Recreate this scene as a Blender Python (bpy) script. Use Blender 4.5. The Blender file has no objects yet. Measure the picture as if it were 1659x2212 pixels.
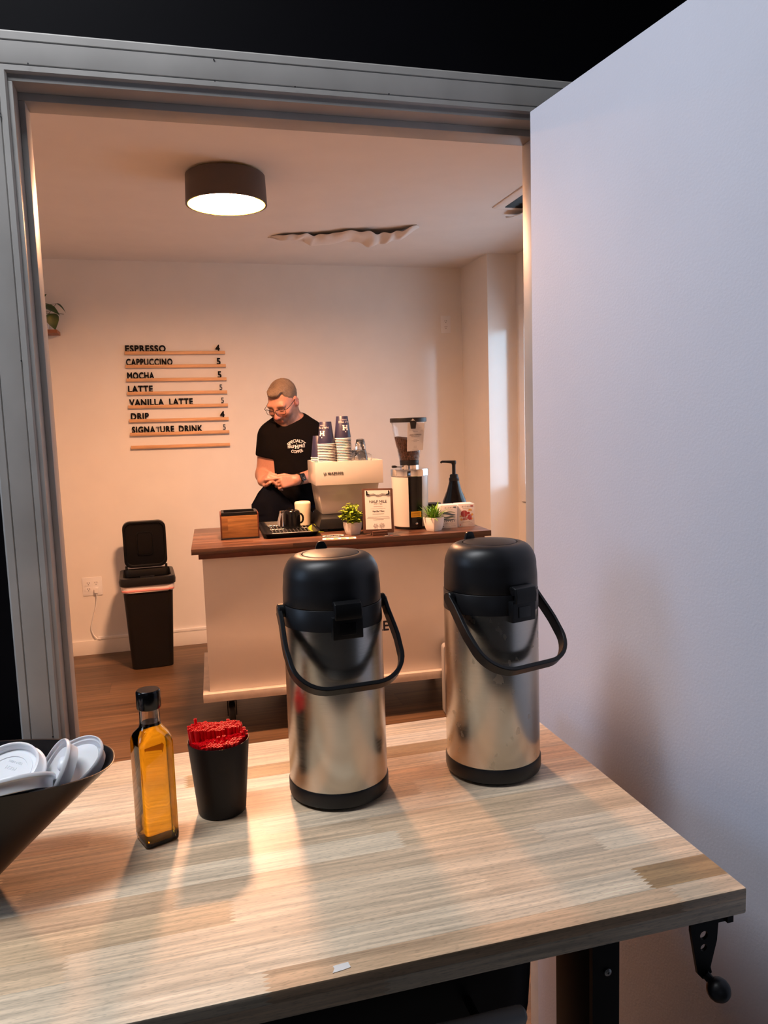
import bpy, bmesh, math, random
import numpy as np
from mathutils import Vector, Matrix, Euler
from mathutils.bvhtree import BVHTree

random.seed(7)
S = bpy.context.scene
COL = S.collection
PI = math.pi

# ------------------------------------------------------------------ camera
cam_d = bpy.data.cameras.new('camera')
cam = bpy.data.objects.new('camera', cam_d)
COL.objects.link(cam)
YAW, PITCH, ROLL = 0.259332, 0.114264, 0.0315476
fwd = Vector((math.sin(YAW) * math.cos(PITCH), math.cos(YAW) * math.cos(PITCH), -math.sin(PITCH)))
r0 = Vector((math.cos(YAW), -math.sin(YAW), 0.0))
d0 = fwd.cross(r0)
right = math.cos(ROLL) * r0 + math.sin(ROLL) * d0
down = -math.sin(ROLL) * r0 + math.cos(ROLL) * d0
cam.matrix_world = Matrix(((right.x, -down.x, -fwd.x, 0.0),
                           (right.y, -down.y, -fwd.y, 0.0),
                           (right.z, -down.z, -fwd.z, 1.397),
                           (0, 0, 0, 1)))
cam_d.sensor_fit = 'VERTICAL'
cam_d.sensor_height = 36.0
cam_d.lens = 36.0 * 1654.57 / 2212.0
cam_d.clip_start = 0.05
cam_d.clip_end = 60
S.camera = cam

# ------------------------------------------------------------------ light set-up
LAMP_EMIT = 600.0
LAMP_COL = (1.0, 0.50, 0.27)
S.view_settings.view_transform = 'Standard'
S.view_settings.look = 'None'
S.view_settings.gamma = 1.0
S.view_settings.use_curve_mapping = False
S.view_settings.exposure = 0.0
world = bpy.data.worlds.new('world')
S.world = world
world.use_nodes = True
world.node_tree.nodes['Background'].inputs[0].default_value = (0.55, 0.68, 1.0, 1)
world.node_tree.nodes['Background'].inputs[1].default_value = 0.32

def area(name, loc, target, sx, sy, power, col):
    l = bpy.data.lights.new(name, 'AREA')
    l.shape = 'RECTANGLE'; l.size = sx; l.size_y = sy; l.energy = power; l.color = col
    o = bpy.data.objects.new(name, l); COL.objects.link(o)
    o.location = loc
    o.rotation_euler = (Vector(target) - Vector(loc)).to_track_quat('-Z', 'Y').to_euler()
    return o
# daylight through the window of the coffee room and the two windows of the front room, plus one added beam
area('daylight_coffee_room', (2.40, 3.80, 1.50), (0.0, 3.80, 1.3), 1.2, 1.15, 15, (0.62, 0.82, 1.0))
column_beam = area('column_fill_beam', (2.62, 3.20, 1.50), (2.055, 4.61, 1.38), 0.22, 1.25, 0.60, (0.42, 0.72, 1.0))  # added narrow lamp, aimed to brighten only the corner column face
column_beam.data.spread = math.radians(9.5)
area('daylight_front_room_left', (-2.62, 1.02, 1.95), (0.6, 1.02, 1.15), 0.62, 1.1, 14, (0.50, 0.70, 1.0))
area('daylight_front_room_rear', (-1.0, -2.92, 1.9), (0.2, 1.0, 1.2), 1.6, 1.1, 0.5, (0.82, 0.90, 1.0))
# recessed ceiling panel of the front room (its housing is built further down)
area('ceiling_panel_light', (-0.75, 0.95, 2.915), (-0.75, 0.95, 0.0), 1.18, 0.38, 32, (0.92, 0.95, 1.0))

# ------------------------------------------------------------------ node helper
class G:
    def __init__(s, name):
        s.m = bpy.data.materials.new(name); s.m.use_nodes = True
        s.nt = s.m.node_tree
        s.b = s.nt.nodes['Principled BSDF']
        s.out = s.nt.nodes['Material Output']
    def put(s, sock, v):
        if v is None: return
        if isinstance(v, bpy.types.NodeSocket): s.nt.links.new(v, sock)
        elif isinstance(v, (tuple, list)):
            n = len(sock.default_value)
            v = tuple(v) + ((1.0,) if len(v) < n else ())
            sock.default_value = v[:n]
        else: sock.default_value = v
    def math(s, op, a, b=None, c=None):
        n = s.nt.nodes.new('ShaderNodeMath'); n.operation = op
        for i, v in enumerate((a, b, c)): s.put(n.inputs[i], v)
        return n.outputs[0]
    def obj(s):
        if not hasattr(s, '_tc'): s._tc = s.nt.nodes.new('ShaderNodeTexCoord')
        return s._tc.outputs['Object']
    def xyz(s):
        n = s.nt.nodes.new('ShaderNodeSeparateXYZ'); s.put(n.inputs[0], s.obj()); return n.outputs
    def vec(s, x, y, z=0.0):
        n = s.nt.nodes.new('ShaderNodeCombineXYZ')
        for i, v in enumerate((x, y, z)): s.put(n.inputs[i], v)
        return n.outputs[0]
    def noise(s, vec, scale=1.0, detail=3.0, rough=0.5):
        n = s.nt.nodes.new('ShaderNodeTexNoise'); s.put(n.inputs['Vector'], vec)
        s.put(n.inputs['Scale'], scale); s.put(n.inputs['Detail'], detail); s.put(n.inputs['Roughness'], rough)
        return n.outputs['Fac']
    def white(s, vec):
        n = s.nt.nodes.new('ShaderNodeTexWhiteNoise'); n.noise_dimensions = '3D'; s.put(n.inputs['Vector'], vec)
        return n.outputs['Value']
    def ramp(s, fac, stops):
        n = s.nt.nodes.new('ShaderNodeValToRGB'); s.put(n.inputs[0], fac)
        e = n.color_ramp.elements
        while len(e) < len(stops): e.new(0.5)
        for i, (p, c) in enumerate(stops):
            e[i].position = p; e[i].color = tuple(c) + (1.0,)
        return n.outputs[0]
    def mix(s, fac, a, b, mode='MIX'):
        n = s.nt.nodes.new('ShaderNodeMix'); n.data_type = 'RGBA'; n.blend_type = mode
        s.put(n.inputs[0], fac); s.put(n.inputs[6], a); s.put(n.inputs[7], b)
        return n.outputs[2]
    def maprange(s, v, a, b, c, d):
        n = s.nt.nodes.new('ShaderNodeMapRange')
        for i, x in enumerate((v, a, b, c, d)): s.put(n.inputs[i], x)
        return n.outputs[0]
    def bump(s, h, strength=0.2, dist=0.002):
        n = s.nt.nodes.new('ShaderNodeBump'); s.put(n.inputs['Height'], h)
        n.inputs['Strength'].default_value = strength; n.inputs['Distance'].default_value = dist
        s.nt.links.new(n.outputs[0], s.b.inputs['Normal'])
    def set(s, **kw):
        for k, v in kw.items(): s.put(s.b.inputs[k], v)
        return s

def M(name, col, rough=0.5, metal=0.0, var=0.06, vscale=6.0, bump=None, coat=0.0, spec=None, trans=0.0, ior=None, emis=None, sss=None):
    g = G(name)
    n = g.noise(g.obj(), vscale, 3)
    lo = tuple(max(0, c * (1 - var)) for c in col); hi = tuple(min(1, c * (1 + var)) for c in col)
    g.set(**{'Base Color': g.ramp(n, [(0.3, lo), (0.7, hi)]), 'Roughness': rough, 'Metallic': metal})
    if coat: g.set(**{'Coat Weight': coat, 'Coat Roughness': 0.15})
    if spec is not None: g.set(**{'Specular IOR Level': spec})
    if trans: g.set(**{'Transmission Weight': trans})
    if ior: g.set(IOR=ior)
    if emis: g.set(**{'Emission Color': emis[0], 'Emission Strength': emis[1]})
    if sss: g.set(**{'Subsurface Weight': sss, 'Subsurface Radius': (0.02, 0.008, 0.004)})
    if bump: g.bump(g.noise(g.obj(), bump[0], 3), bump[1], bump[2] if len(bump) > 2 else 0.002)
    return g.m

def stave(name, stops, w, L, rough=0.4, coat=0.0, finger=0.0, grain=0.5, seam=0.15, gs=(3.0, 90.0), pores=0.0, rings=0.25, swap=False, warp=0.012, blotch=0.0):
    """boards or glued staves running along local X (or Y with swap), each with its own tone and grain"""
    g = G(name)
    o = g.xyz()
    u, v = (o[1], o[0]) if swap else (o[0], o[1])
    v = g.math('ADD', g.math('ADD', v, o[2]), 20.3 * w)
    row = g.math('FLOOR', g.math('DIVIDE', v, w))
    h = g.white(g.vec(row, 3.7, 1.3))
    u2 = g.math('ADD', u, g.math('MULTIPLY', h, 7.31 * L))
    if finger:
        tri = g.math('ABSOLUTE', g.math('SUBTRACT', g.math('FRACT', g.math('DIVIDE', v, 0.0062)), 0.5))
        u2 = g.math('ADD', u2, g.math('MULTIPLY', tri, finger * 2))
    colm = g.math('FLOOR', g.math('DIVIDE', u2, L))
    idv = g.white(g.vec(row, colm, 5.1))
    id2 = g.white(g.vec(colm, row, 9.4))
    base = g.ramp(idv, stops)
    wob = g.noise(g.vec(g.math('ADD', g.math('MULTIPLY', u, 2.2), g.math('MULTIPLY', idv, 40)), g.math('MULTIPLY', v, 9.0), id2), 1.0, 2)
    vw = g.math('ADD', v, g.math('MULTIPLY', wob, warp))
    gx = g.math('ADD', g.math('MULTIPLY', u, gs[0]), g.math('MULTIPLY', idv, 91.0))
    gn = g.noise(g.vec(gx, g.math('MULTIPLY', vw, gs[1]), g.math('MULTIPLY', id2, 17.0)), 1.0, 5, 0.62)
    gm = g.maprange(gn, 0.33, 0.68, 1.0 - grain * 0.85, 1.0 + grain * 0.7)
    if rings:
        rg = g.math('SINE', g.math('MULTIPLY', g.math('ADD', vw, g.math('MULTIPLY', wob, 0.05)), 260.0))
        gm = g.math('ADD', gm, g.math('MULTIPLY', g.math('MULTIPLY', rg, id2), rings * 0.5))
    if pores:
        pn = g.noise(g.vec(g.math('MULTIPLY', gx, 16.0), g.math('MULTIPLY', v, 620.0), 0.0), 1.0, 1)
        gm = g.math('MULTIPLY', gm, g.maprange(pn, 0.56, 0.68, 1.0, 1.0 - pores))
    if blotch:
        bl = g.noise(g.vec(g.math('MULTIPLY', gx, 0.9), g.math('MULTIPLY', vw, 30.0), id2), 1.0, 3)
        gm = g.math('MULTIPLY', gm, g.maprange(bl, 0.35, 0.65, 1.0 - blotch, 1.0 + blotch * 0.6))
    fr = g.math('FRACT', g.math('DIVIDE', v, w))
    edge = g.math('MINIMUM', fr, g.math('SUBTRACT', 1.0, fr))
    gm = g.math('MULTIPLY', gm, g.maprange(edge, 0.0, 0.025, 1.0 - seam, 1.0))
    if seam > 0.3:
        fu = g.math('FRACT', g.math('DIVIDE', u2, L))
        eu = g.math('MINIMUM', fu, g.math('SUBTRACT', 1.0, fu))
        gm = g.math('MULTIPLY', gm, g.maprange(eu, 0.0, 0.003, 1.0 - seam, 1.0))
    gv = g.vec(gm, gm, gm)
    c = g.mix(1.0, base, gv, 'MULTIPLY')
    g.set(**{'Base Color': c, 'Roughness': rough})
    if coat: g.set(**{'Coat Weight': coat, 'Coat Roughness': 0.22})
    g.bump(gn, 0.08, 0.0006)
    return g.m

# ------------------------------------------------------------------ materials
WALL = M('wall_paint_white', (0.76, 0.73, 0.69), 0.75, var=0.02, bump=(180, 0.05, 0.001))
CEIL = M('ceiling_paint_white', (0.74, 0.71, 0.685), 0.85, var=0.02, bump=(120, 0.05, 0.001))
BLACKWALL = M('wall_paint_black', (0.002, 0.002, 0.0035), 0.7, var=0.15, bump=(150, 0.08, 0.001), spec=0.08)
DARKPAINT = M('room_paint_charcoal', (0.10, 0.10, 0.105), 0.7)
TRIM = M('trim_paint_white', (0.78, 0.75, 0.71), 0.4, var=0.03)
CASING = M('door_casing_paint_grey_white', (0.39, 0.38, 0.37), 0.38, var=0.10, vscale=9, bump=(40, 0.05, 0.001))
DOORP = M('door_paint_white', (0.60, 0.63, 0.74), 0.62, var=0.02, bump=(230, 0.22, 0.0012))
FLOOR = stave('laminate_floor_brown', [(0.0, (0.070, 0.038, 0.020)), (0.35, (0.105, 0.057, 0.029)), (0.7, (0.135, 0.077, 0.041)), (1.0, (0.085, 0.045, 0.023))], 0.18, 1.22, 0.42, grain=0.55, seam=0.4, gs=(2.0, 42.0), rings=0.15)
CONCRETE = M('floor_concrete_grey', (0.16, 0.155, 0.15), 0.6, var=0.15)
BUTCHER = stave('butcher_block_light', [(0.0, (0.46, 0.27, 0.12)), (0.06, (0.54, 0.34, 0.165)), (0.09, (0.70, 0.49, 0.30)), (0.3, (0.82, 0.62, 0.43)), (0.6, (0.90, 0.74, 0.55)), (0.85, (0.80, 0.59, 0.40)), (1.0, (0.70, 0.47, 0.29))], 0.043, 0.46, 0.40, coat=0.03, finger=0.008, grain=0.34, seam=0.12, gs=(6.0, 190.0), pores=0.20, rings=0.07, blotch=0.13)
WALNUT = stave('walnut_countertop', [(0.0, (0.045, 0.018, 0.011)), (0.5, (0.088, 0.038, 0.023)), (1.0, (0.150, 0.074, 0.046))], 0.036, 0.7, 0.36, coat=0.1, grain=0.5, seam=0.1, gs=(3.0, 80.0))
REDWOOD = M('countertop_apron_red_wood', (0.11, 0.028, 0.012), 0.45, var=0.3, vscale=14)
ACACIA = stave('acacia_wood', [(0.0, (0.20, 0.085, 0.026)), (1.0, (0.33, 0.16, 0.052))], 0.06, 0.6, 0.4, grain=0.45, seam=0.1, gs=(6.0, 70.0), swap=False)
MAPLE = stave('menu_ledge_wood', [(0.0, (0.60, 0.33, 0.16)), (1.0, (0.68, 0.40, 0.20))], 0.3, 3.0, 0.5, grain=0.35, seam=0.0, gs=(4.0, 60.0))
SHELFW = M('shelf_wood_brown', (0.26, 0.085, 0.035), 0.5, var=0.3, vscale=20)
CLIPW = M('clipboard_wood_brown', (0.095, 0.040, 0.025), 0.5, var=0.2, vscale=18)
CABW = M('counter_paint_white', (0.90, 0.85, 0.80), 0.5, var=0.02)
WHITEWOOD = M('white_washed_wood', (0.74, 0.66, 0.60), 0.5, var=0.10, vscale=22)
BLKPL = M('black_plastic_matte', (0.009, 0.009, 0.011), 0.40, var=0.1, bump=(900, 0.06, 0.0004), spec=0.4)
BLKGL = M('black_plastic_glossy', (0.004, 0.004, 0.005), 0.18, var=0.1, spec=0.4)
BLKSAT = M('black_plastic_satin', (0.006, 0.006, 0.007), 0.36, var=0.1, spec=0.3)
BLKMET = M('black_powder_coat', (0.006, 0.005, 0.005), 0.5, var=0.15, spec=0.25)
BLKBOWL = M('black_melamine', (0.006, 0.006, 0.008), 0.34, var=0.1, spec=0.35)
CUPDARK = M('straw_cup_black_brown', (0.010, 0.006, 0.0065), 0.5, var=0.1, spec=0.3)
CHROME = M('chrome', (0.80, 0.80, 0.80), 0.10, 1.0, var=0.02)
ZINC = M('zinc_grey', (0.45, 0.45, 0.45), 0.35, 1.0)
GREYPL = M('grey_plastic', (0.5, 0.5, 0.51), 0.4, var=0.04)
LTGREY = M('light_grey_plastic', (0.36, 0.36, 0.37), 0.45, var=0.03)
WHITEPL = M('white_plastic', (0.80, 0.80, 0.80), 0.35, var=0.02)
LIDPL = M('lid_plastic_white', (0.80, 0.82, 0.86), 0.32, var=0.02, sss=0.15)
CERAM = M('white_ceramic', (0.82, 0.79, 0.76), 0.25, var=0.02)
CREAM = M('cream_ceramic', (0.78, 0.66, 0.50), 0.35, var=0.03)
MACH = M('machine_enamel_white', (0.61, 0.58, 0.545), 0.22, var=0.01, coat=0.3)
NAVY = M('cup_paper_navy', (0.017, 0.018, 0.055), 0.4, var=0.05)
RIMW = M('cup_paper_white', (0.82, 0.78, 0.74), 0.6, var=0.02)
PAPER = M('paper_white', (0.82, 0.80, 0.78), 0.7, var=0.02)
CARDW = M('card_carton_white', (0.82, 0.81, 0.82), 0.5, var=0.02)
INK = M('ink_black', (0.012, 0.012, 0.014), 0.6)
INKGREY = M('ink_grey', (0.30, 0.28, 0.28), 0.7)
NAVYINK = M('vinyl_navy', (0.01, 0.012, 0.035), 0.5)
LETTER = M('letter_black', (0.003, 0.003, 0.004), 0.7, spec=0.1)
PRINT = M('print_white', (0.75, 0.72, 0.70), 0.6)
RED = M('stirrer_red', (0.85, 0.004, 0.010), 0.45, var=0.08, spec=0.25)
YEL = M('label_yellow', (0.80, 0.42, 0.02), 0.5)
LIME = M('cloth_lime', (0.30, 0.33, 0.018), 0.8, bump=(300, 0.4, 0.002))
BLUEDK = M('print_slate', (0.07, 0.11, 0.16), 0.6)
GREENDK = M('print_sage', (0.16, 0.22, 0.17), 0.6)
BURG = M('print_burgundy', (0.38, 0.05, 0.06), 0.6)
OCHRE = M('print_ochre', (0.75, 0.45, 0.16), 0.6)
LEAFY = M('leaf_yellow_green', (0.34, 0.46, 0.03), 0.45, var=0.5, vscale=60)
LEAFG = M('leaf_grass_green', (0.17, 0.36, 0.03), 0.4, var=0.5, vscale=50)
LEAFD = M('leaf_dark_green', (0.022, 0.06, 0.010), 0.4, var=0.4, vscale=30)
STEMC = M('stem_green_brown', (0.10, 0.09, 0.03), 0.6)
SOIL = M('potting_moss', (0.04, 0.05, 0.015), 0.9)
BAG = M('bin_liner_white', (0.80, 0.72, 0.70), 0.5, var=0.05)
PINK = M('bin_liner_pink_tie', (0.75, 0.30, 0.28), 0.5)
SHIRT = M('tshirt_black_cotton', (0.0035, 0.003, 0.0035), 0.95, var=0.2, bump=(700, 0.15, 0.001), spec=0.05)
CLOTH = M('apron_navy_black', (0.0035, 0.0045, 0.009), 0.9, var=0.2, bump=(500, 0.2, 0.001), spec=0.05)
TROUS = M('trousers_dark_navy', (0.004, 0.0045, 0.010), 0.9, spec=0.05)
SHOE = M('shoe_black', (0.015, 0.015, 0.015), 0.5)
SHADEO = M('lamp_shade_dark_brown', (0.085, 0.066, 0.062), 0.55)
SHADEI = M('lamp_shade_gold_lining', (0.80, 0.52, 0.022), 0.5, spec=0.0)
DIFF = M('lamp_diffuser_lit', (0.9, 0.9, 0.9), 0.5, emis=(LAMP_COL, LAMP_EMIT))
PANEL = M('ceiling_panel_diffuser', (0.9, 0.9, 0.9), 0.5, emis=((1.0, 0.95, 0.88), 4.0))
GLASS = M('clear_glass', (0.97, 0.98, 0.97), 0.02, trans=1.0, ior=1.46, var=0.0)
HOPPER = M('hopper_clear_plastic', (0.93, 0.94, 0.95), 0.04, trans=1.0, ior=1.30, var=0.0)
SYRUP = M('amber_syrup', (0.76, 0.39, 0.016), 0.0, trans=1.0, ior=1.36, var=0.02)
LENS = M('spectacle_lens', (0.98, 0.98, 0.98), 0.02, trans=1.0, ior=1.08, var=0.0)
def bean_mat():
    g = G('coffee_beans_brown')
    n = g.nt.nodes.new('ShaderNodeTexVoronoi'); n.inputs['Scale'].default_value = 150.0; g.put(n.inputs['Vector'], g.obj())
    c = g.ramp(n.outputs['Distance'], [(0.0, (0.17, 0.062, 0.030)), (0.45, (0.10, 0.034, 0.017)), (0.75, (0.012, 0.005, 0.003))])
    g.set(**{'Base Color': g.mix(0.5, c, g.ramp(n.outputs['Color'], [(0.2, (0.05, 0.02, 0.01)), (0.8, (0.16, 0.06, 0.03))])), 'Roughness': 0.3})
    g.bump(g.math('SUBTRACT', 1.0, n.outputs['Distance']), 0.8, 0.004)
    return g.m
BEANS = bean_mat()

def steel(name, smudged):
    g = G(name)
    o = g.xyz()
    n1 = g.noise(g.vec(g.math('MULTIPLY', g.math('ARCTAN2', o[1], o[0]), 0.6), g.math('MULTIPLY', o[2], 900.0), 0.0), 1.0, 2)
    rough = g.maprange(n1, 0.3, 0.7, 0.20, 0.27)
    base = (0.56, 0.53, 0.485)
    if smudged:
        n2 = g.noise(g.vec(g.math('MULTIPLY', o[0], 60.0), g.math('MULTIPLY', o[1], 60.0), g.math('MULTIPLY', o[2], 45.0)), 1.0, 2, 0.5)
        sm = g.maprange(n2, 0.655, 0.675, 0.0, 1.0)
        base = g.mix(g.math('MULTIPLY', sm, 0.45), base, (0.46, 0.41, 0.35))
        rough = g.math('ADD', rough, g.math('MULTIPLY', sm, 0.08))
    g.set(**{'Base Color': base, 'Metallic': 1.0, 'Roughness': rough, 'Anisotropic': 0.75})
    tn = g.nt.nodes.new('ShaderNodeTangent'); tn.direction_type = 'RADIAL'; tn.axis = 'Z'
    g.nt.links.new(tn.outputs[0], g.b.inputs['Tangent'])
    return g.m
STEEL = steel('brushed_steel', False)
STEELSM = steel('brushed_steel_smudged', True)

def pane_mat():
    g = G('window_pane_glass')
    nt = g.nt
    t = nt.nodes.new('ShaderNodeBsdfTransparent'); gl = nt.nodes.new('ShaderNodeBsdfGlossy')
    gl.inputs['Roughness'].default_value = 0.02
    mx = nt.nodes.new('ShaderNodeMixShader')
    mx.inputs[0].default_value = 0.05; nt.links.new(t.outputs[0], mx.inputs[1]); nt.links.new(gl.outputs[0], mx.inputs[2])
    nt.links.new(mx.outputs[0], g.out.inputs[0])
    return g.m
PANE = pane_mat()

def attr_skin():
    g = G('skin')
    a = g.nt.nodes.new('ShaderNodeVertexColor'); a.layer_name = 'tone'
    n = g.noise(g.obj(), 120, 3)
    c = g.mix(1.0, a.outputs[0], g.ramp(n, [(0.3, (0.90, 0.88, 0.88)), (0.7, (1, 1, 1))]), 'MULTIPLY')
    g.set(**{'Base Color': c, 'Roughness': 0.5, 'Subsurface Weight': 0.08, 'Subsurface Radius': (0.012, 0.005, 0.003)})
    return g.m
SKIN = attr_skin()
def hair_mat():
    g = G('short_grey_brown_hair')
    n = g.noise(g.obj(), 260, 4, 0.7)
    n2 = g.noise(g.obj(), 18, 2)
    c = g.ramp(g.math('ADD', g.math('MULTIPLY', n, 0.6), g.math('MULTIPLY', n2, 0.4)), [(0.35, (0.07, 0.045, 0.03)), (0.55, (0.16, 0.11, 0.075)), (0.7, (0.28, 0.22, 0.17))])
    g.set(**{'Base Color': c, 'Roughness': 0.7})
    g.bump(n, 0.8, 0.003)
    return g.m
HAIR = hair_mat()

# ------------------------------------------------------------------ mesh helper
class MB:
    def __init__(s): s.v = []; s.f = []; s.mi = []
    def add(s, vs, fs, mi=0, T=None):
        o = len(s.v)
        for p in vs:
            p = Vector(p)
            s.v.append(T @ p if T is not None else p)
        for f in fs: s.f.append([i + o for i in f]); s.mi.append(mi)
        return s
    def box(s, x0, x1, y0, y1, z0, z1, mi=0, T=None):
        vs = [(x, y, z) for z in (z0, z1) for y in (y0, y1) for x in (x0, x1)]
        return s.add(vs, [(0, 2, 3, 1), (4, 5, 7, 6), (0, 1, 5, 4), (2, 6, 7, 3), (0, 4, 6, 2), (1, 3, 7, 5)], mi, T)
    def loft(s, rings, cap0=True, cap1=True, mi=0, T=None, closed=True):
        n = len(rings[0]); vs = [p for r in rings for p in r]; fs = []
        for k in range(len(rings) - 1):
            for i in range(n if closed else n - 1):
                j = (i + 1) % n
                fs.append((k * n + i, k * n + j, (k + 1) * n + j, (k + 1) * n + i))
        if cap0: fs.append(tuple(range(n - 1, -1, -1)))
        if cap1: fs.append(tuple((len(rings) - 1) * n + i for i in range(n)))
        return s.add(vs, fs, mi, T)
    def lathe(s, prof, n=48, mi=0, T=None, cx=0, cy=0):
        """prof: (r, z) from first to last; r = 0 closes to a pole"""
        vs = []; idx = []
        for r, z in prof:
            if r <= 1e-7: idx.append([len(vs)]); vs.append((cx, cy, z))
            else:
                idx.append(list(range(len(vs), len(vs) + n)))
                vs += [(cx + r * math.cos(2 * PI * i / n), cy + r * math.sin(2 * PI * i / n), z) for i in range(n)]
        fs = []
        for a, b in zip(idx, idx[1:]):
            for i in range(n):
                j = (i + 1) % n
                if len(a) == 1 and len(b) == 1: continue
                if len(a) == 1: fs.append((a[0], b[j], b[i]))
                elif len(b) == 1: fs.append((a[i], a[j], b[0]))
                else: fs.append((a[i], a[j], b[j], b[i]))
        return s.add(vs, fs, mi, T)
    def tube(s, pts, r, n=10, mi=0, T=None, flat=None, cap=True, up=None):
        """round (or r x flat) bar swept along pts; r may be a list"""
        P = [Vector(p) for p in pts]; rings = []
        prev = None
        for i, p in enumerate(P):
            t = (P[min(i + 1, len(P) - 1)] - P[max(i - 1, 0)]).normalized()
            if prev is None:
                a = Vector(up) if up is not None else (Vector((0, 0, 1)) if abs(t.z) < 0.9 else Vector((1, 0, 0)))
            else: a = prev
            if up is not None: a = Vector(up)
            a = (a - t * a.dot(t))
            a = a.normalized() if a.length > 1e-6 else t.orthogonal().normalized()
            prev = a; b = t.cross(a)
            ri = r[i] if isinstance(r, (list, tuple)) else r
            fl = ri if flat is None else flat
            rings.append([p + a * (fl * math.sin(2 * PI * k / n)) + b * (ri * math.cos(2 * PI * k / n)) for k in range(n)])
        return s.loft(rings, cap, cap, mi, T)
    def strap(s, pts, w, t, up, mi=0, T=None):
        """flat bar: width w along 'up', thickness t"""
        P = [Vector(p) for p in pts]; rings = []; u = Vector(up).normalized()
        for i, p in enumerate(P):
            d = (P[min(i + 1, len(P) - 1)] - P[max(i - 1, 0)]).normalized()
            uu = (u - d * u.dot(d)).normalized(); b = d.cross(uu)
            c = 0.3
            rings.append([p + uu * (a * w / 2) + b * (e * t / 2) for a, e in ((-1, -1 + c), (-1 + c * t / w, -1), (1 - c * t / w, -1), (1, -1 + c), (1, 1 - c), (1 - c * t / w, 1), (-1 + c * t / w, 1), (-1, 1 - c))])
        return s.loft(rings, True, True, mi, T)
    def prism(s, poly, z0, z1, mi=0, T=None):
        n = len(poly)
        return s.loft([[(x, y, z0) for x, y in poly], [(x, y, z1) for x, y in poly]], True, True, mi, T)
    def build(s, name, mats, parent=None, bevel=0.0, smooth=35, seg=2, loc=None, rot=None, recalc=True):
        me = bpy.data.meshes.new(name)
        me.from_pydata([tuple(v) for v in s.v], [], s.f)
        if not isinstance(mats, (list, tuple)): mats = [mats]
        for m in mats: me.materials.append(m)
        me.polygons.foreach_set('material_index', s.mi)
        bm = bmesh.new(); bm.from_mesh(me)
        if recalc: bmesh.ops.recalc_face_normals(bm, faces=bm.faces)
        if bevel:
            es = [e for e in bm.edges if len(e.link_faces) == 2 and e.calc_face_angle(0) > 0.6]
            bmesh.ops.bevel(bm, geom=es, offset=bevel, segments=seg, profile=0.6, affect='EDGES', clamp_overlap=True)
        bm.to_mesh(me); bm.free()
        finish(me, smooth)
        o = bpy.data.objects.new(name, me); COL.objects.link(o)
        if parent is not None: o.parent = parent
        if loc is not None: o.location = loc
        if rot is not None: o.rotation_euler = rot
        return o

def finish(me, smooth=35):
    if smooth:
        me.polygons.foreach_set('use_smooth', [True] * len(me.polygons))
        me.set_sharp_from_angle(angle=math.radians(smooth))
    me.update()

def rrect(x0, x1, y0, y1, r, n=5):
    pts = []
    for cx, cy, a in ((x1 - r, y1 - r, 0), (x0 + r, y1 - r, PI / 2), (x0 + r, y0 + r, PI), (x1 - r, y0 + r, 3 * PI / 2)):
        for i in range(n + 1):
            t = a + PI / 2 * i / n
            pts.append((cx + r * math.cos(t), cy + r * math.sin(t)))
    return pts

def tag(o, label, cat, group=None):
    o['label'] = label; o['category'] = cat
    if group: o['group'] = group
    return o
def thing(name, label, cat, loc=(0, 0, 0), rotz=0.0, group=None):
    o = bpy.data.objects.new(name, None); COL.objects.link(o)
    o.empty_display_size = 0.05
    o.location = loc; o.rotation_euler = (0, 0, rotz)
    return tag(o, label, cat, group)
def struct(o):
    o['kind'] = 'structure'; return o
KIDS = {}
def dup(root, loc, rotz=0.0, label=None, group=None, rot=None):
    r = root.copy(); COL.objects.link(r)
    r.location = loc; r.rotation_euler = rot if rot is not None else (0, 0, rotz)
    if label: r['label'] = label
    if group: r['group'] = group
    for ch in KIDS.get(root.name, []):
        c = ch.copy(); COL.objects.link(c); c.parent = r
        for gr in KIDS.get(ch.name, []):
            d = gr.copy(); COL.objects.link(d); d.parent = c
    return r

def text_mesh(s, size=0.05, weight=0.0, depth=0.001, align='LEFT', spacing=1.0, word=1.0, sx=1.0):
    """mesh of a line of text in its own XY plane, facing +Z"""
    c = bpy.data.curves.new('text', 'FONT'); c.body = s; c.size = size; c.offset = min(0.0, weight)
    c.extrude = depth / 2; c.align_x = align; c.space_character = spacing; c.space_word = word; c.resolution_u = 3
    o = bpy.data.objects.new('text', c)
    COL.objects.link(o)
    dg = bpy.context.evaluated_depsgraph_get()
    dg.update()
    me = bpy.data.meshes.new_from_object(o.evaluated_get(dg))
    bpy.data.objects.remove(o); bpy.data.curves.remove(c)
    vs = [Vector((v.co.x * sx, v.co.y, v.co.z)) for v in me.vertices]
    fs = [list(p.vertices) for p in me.polygons]
    bpy.data.meshes.remove(me)
    if weight > 0:                                                # heavier strokes: the outline spread in eight directions
        V0, F0 = vs, fs; vs, fs = [], []
        for k in range(8):
            d = Vector((weight * math.cos(k * PI / 4), weight * math.sin(k * PI / 4), 0.00002 * k)); o_ = len(vs)
            vs += [v + d for v in V0]; fs += [[i + o_ for i in f] for f in F0]
    return vs, fs
WALLT = Matrix.Rotation(PI / 2, 4, 'X')          # text lying in XZ, facing -Y
def add_text(mb, s, size, T, mi=0, **kw):
    vs, fs = text_mesh(s, size, **kw)
    mb.add(vs, fs, mi, T); return mb
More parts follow.
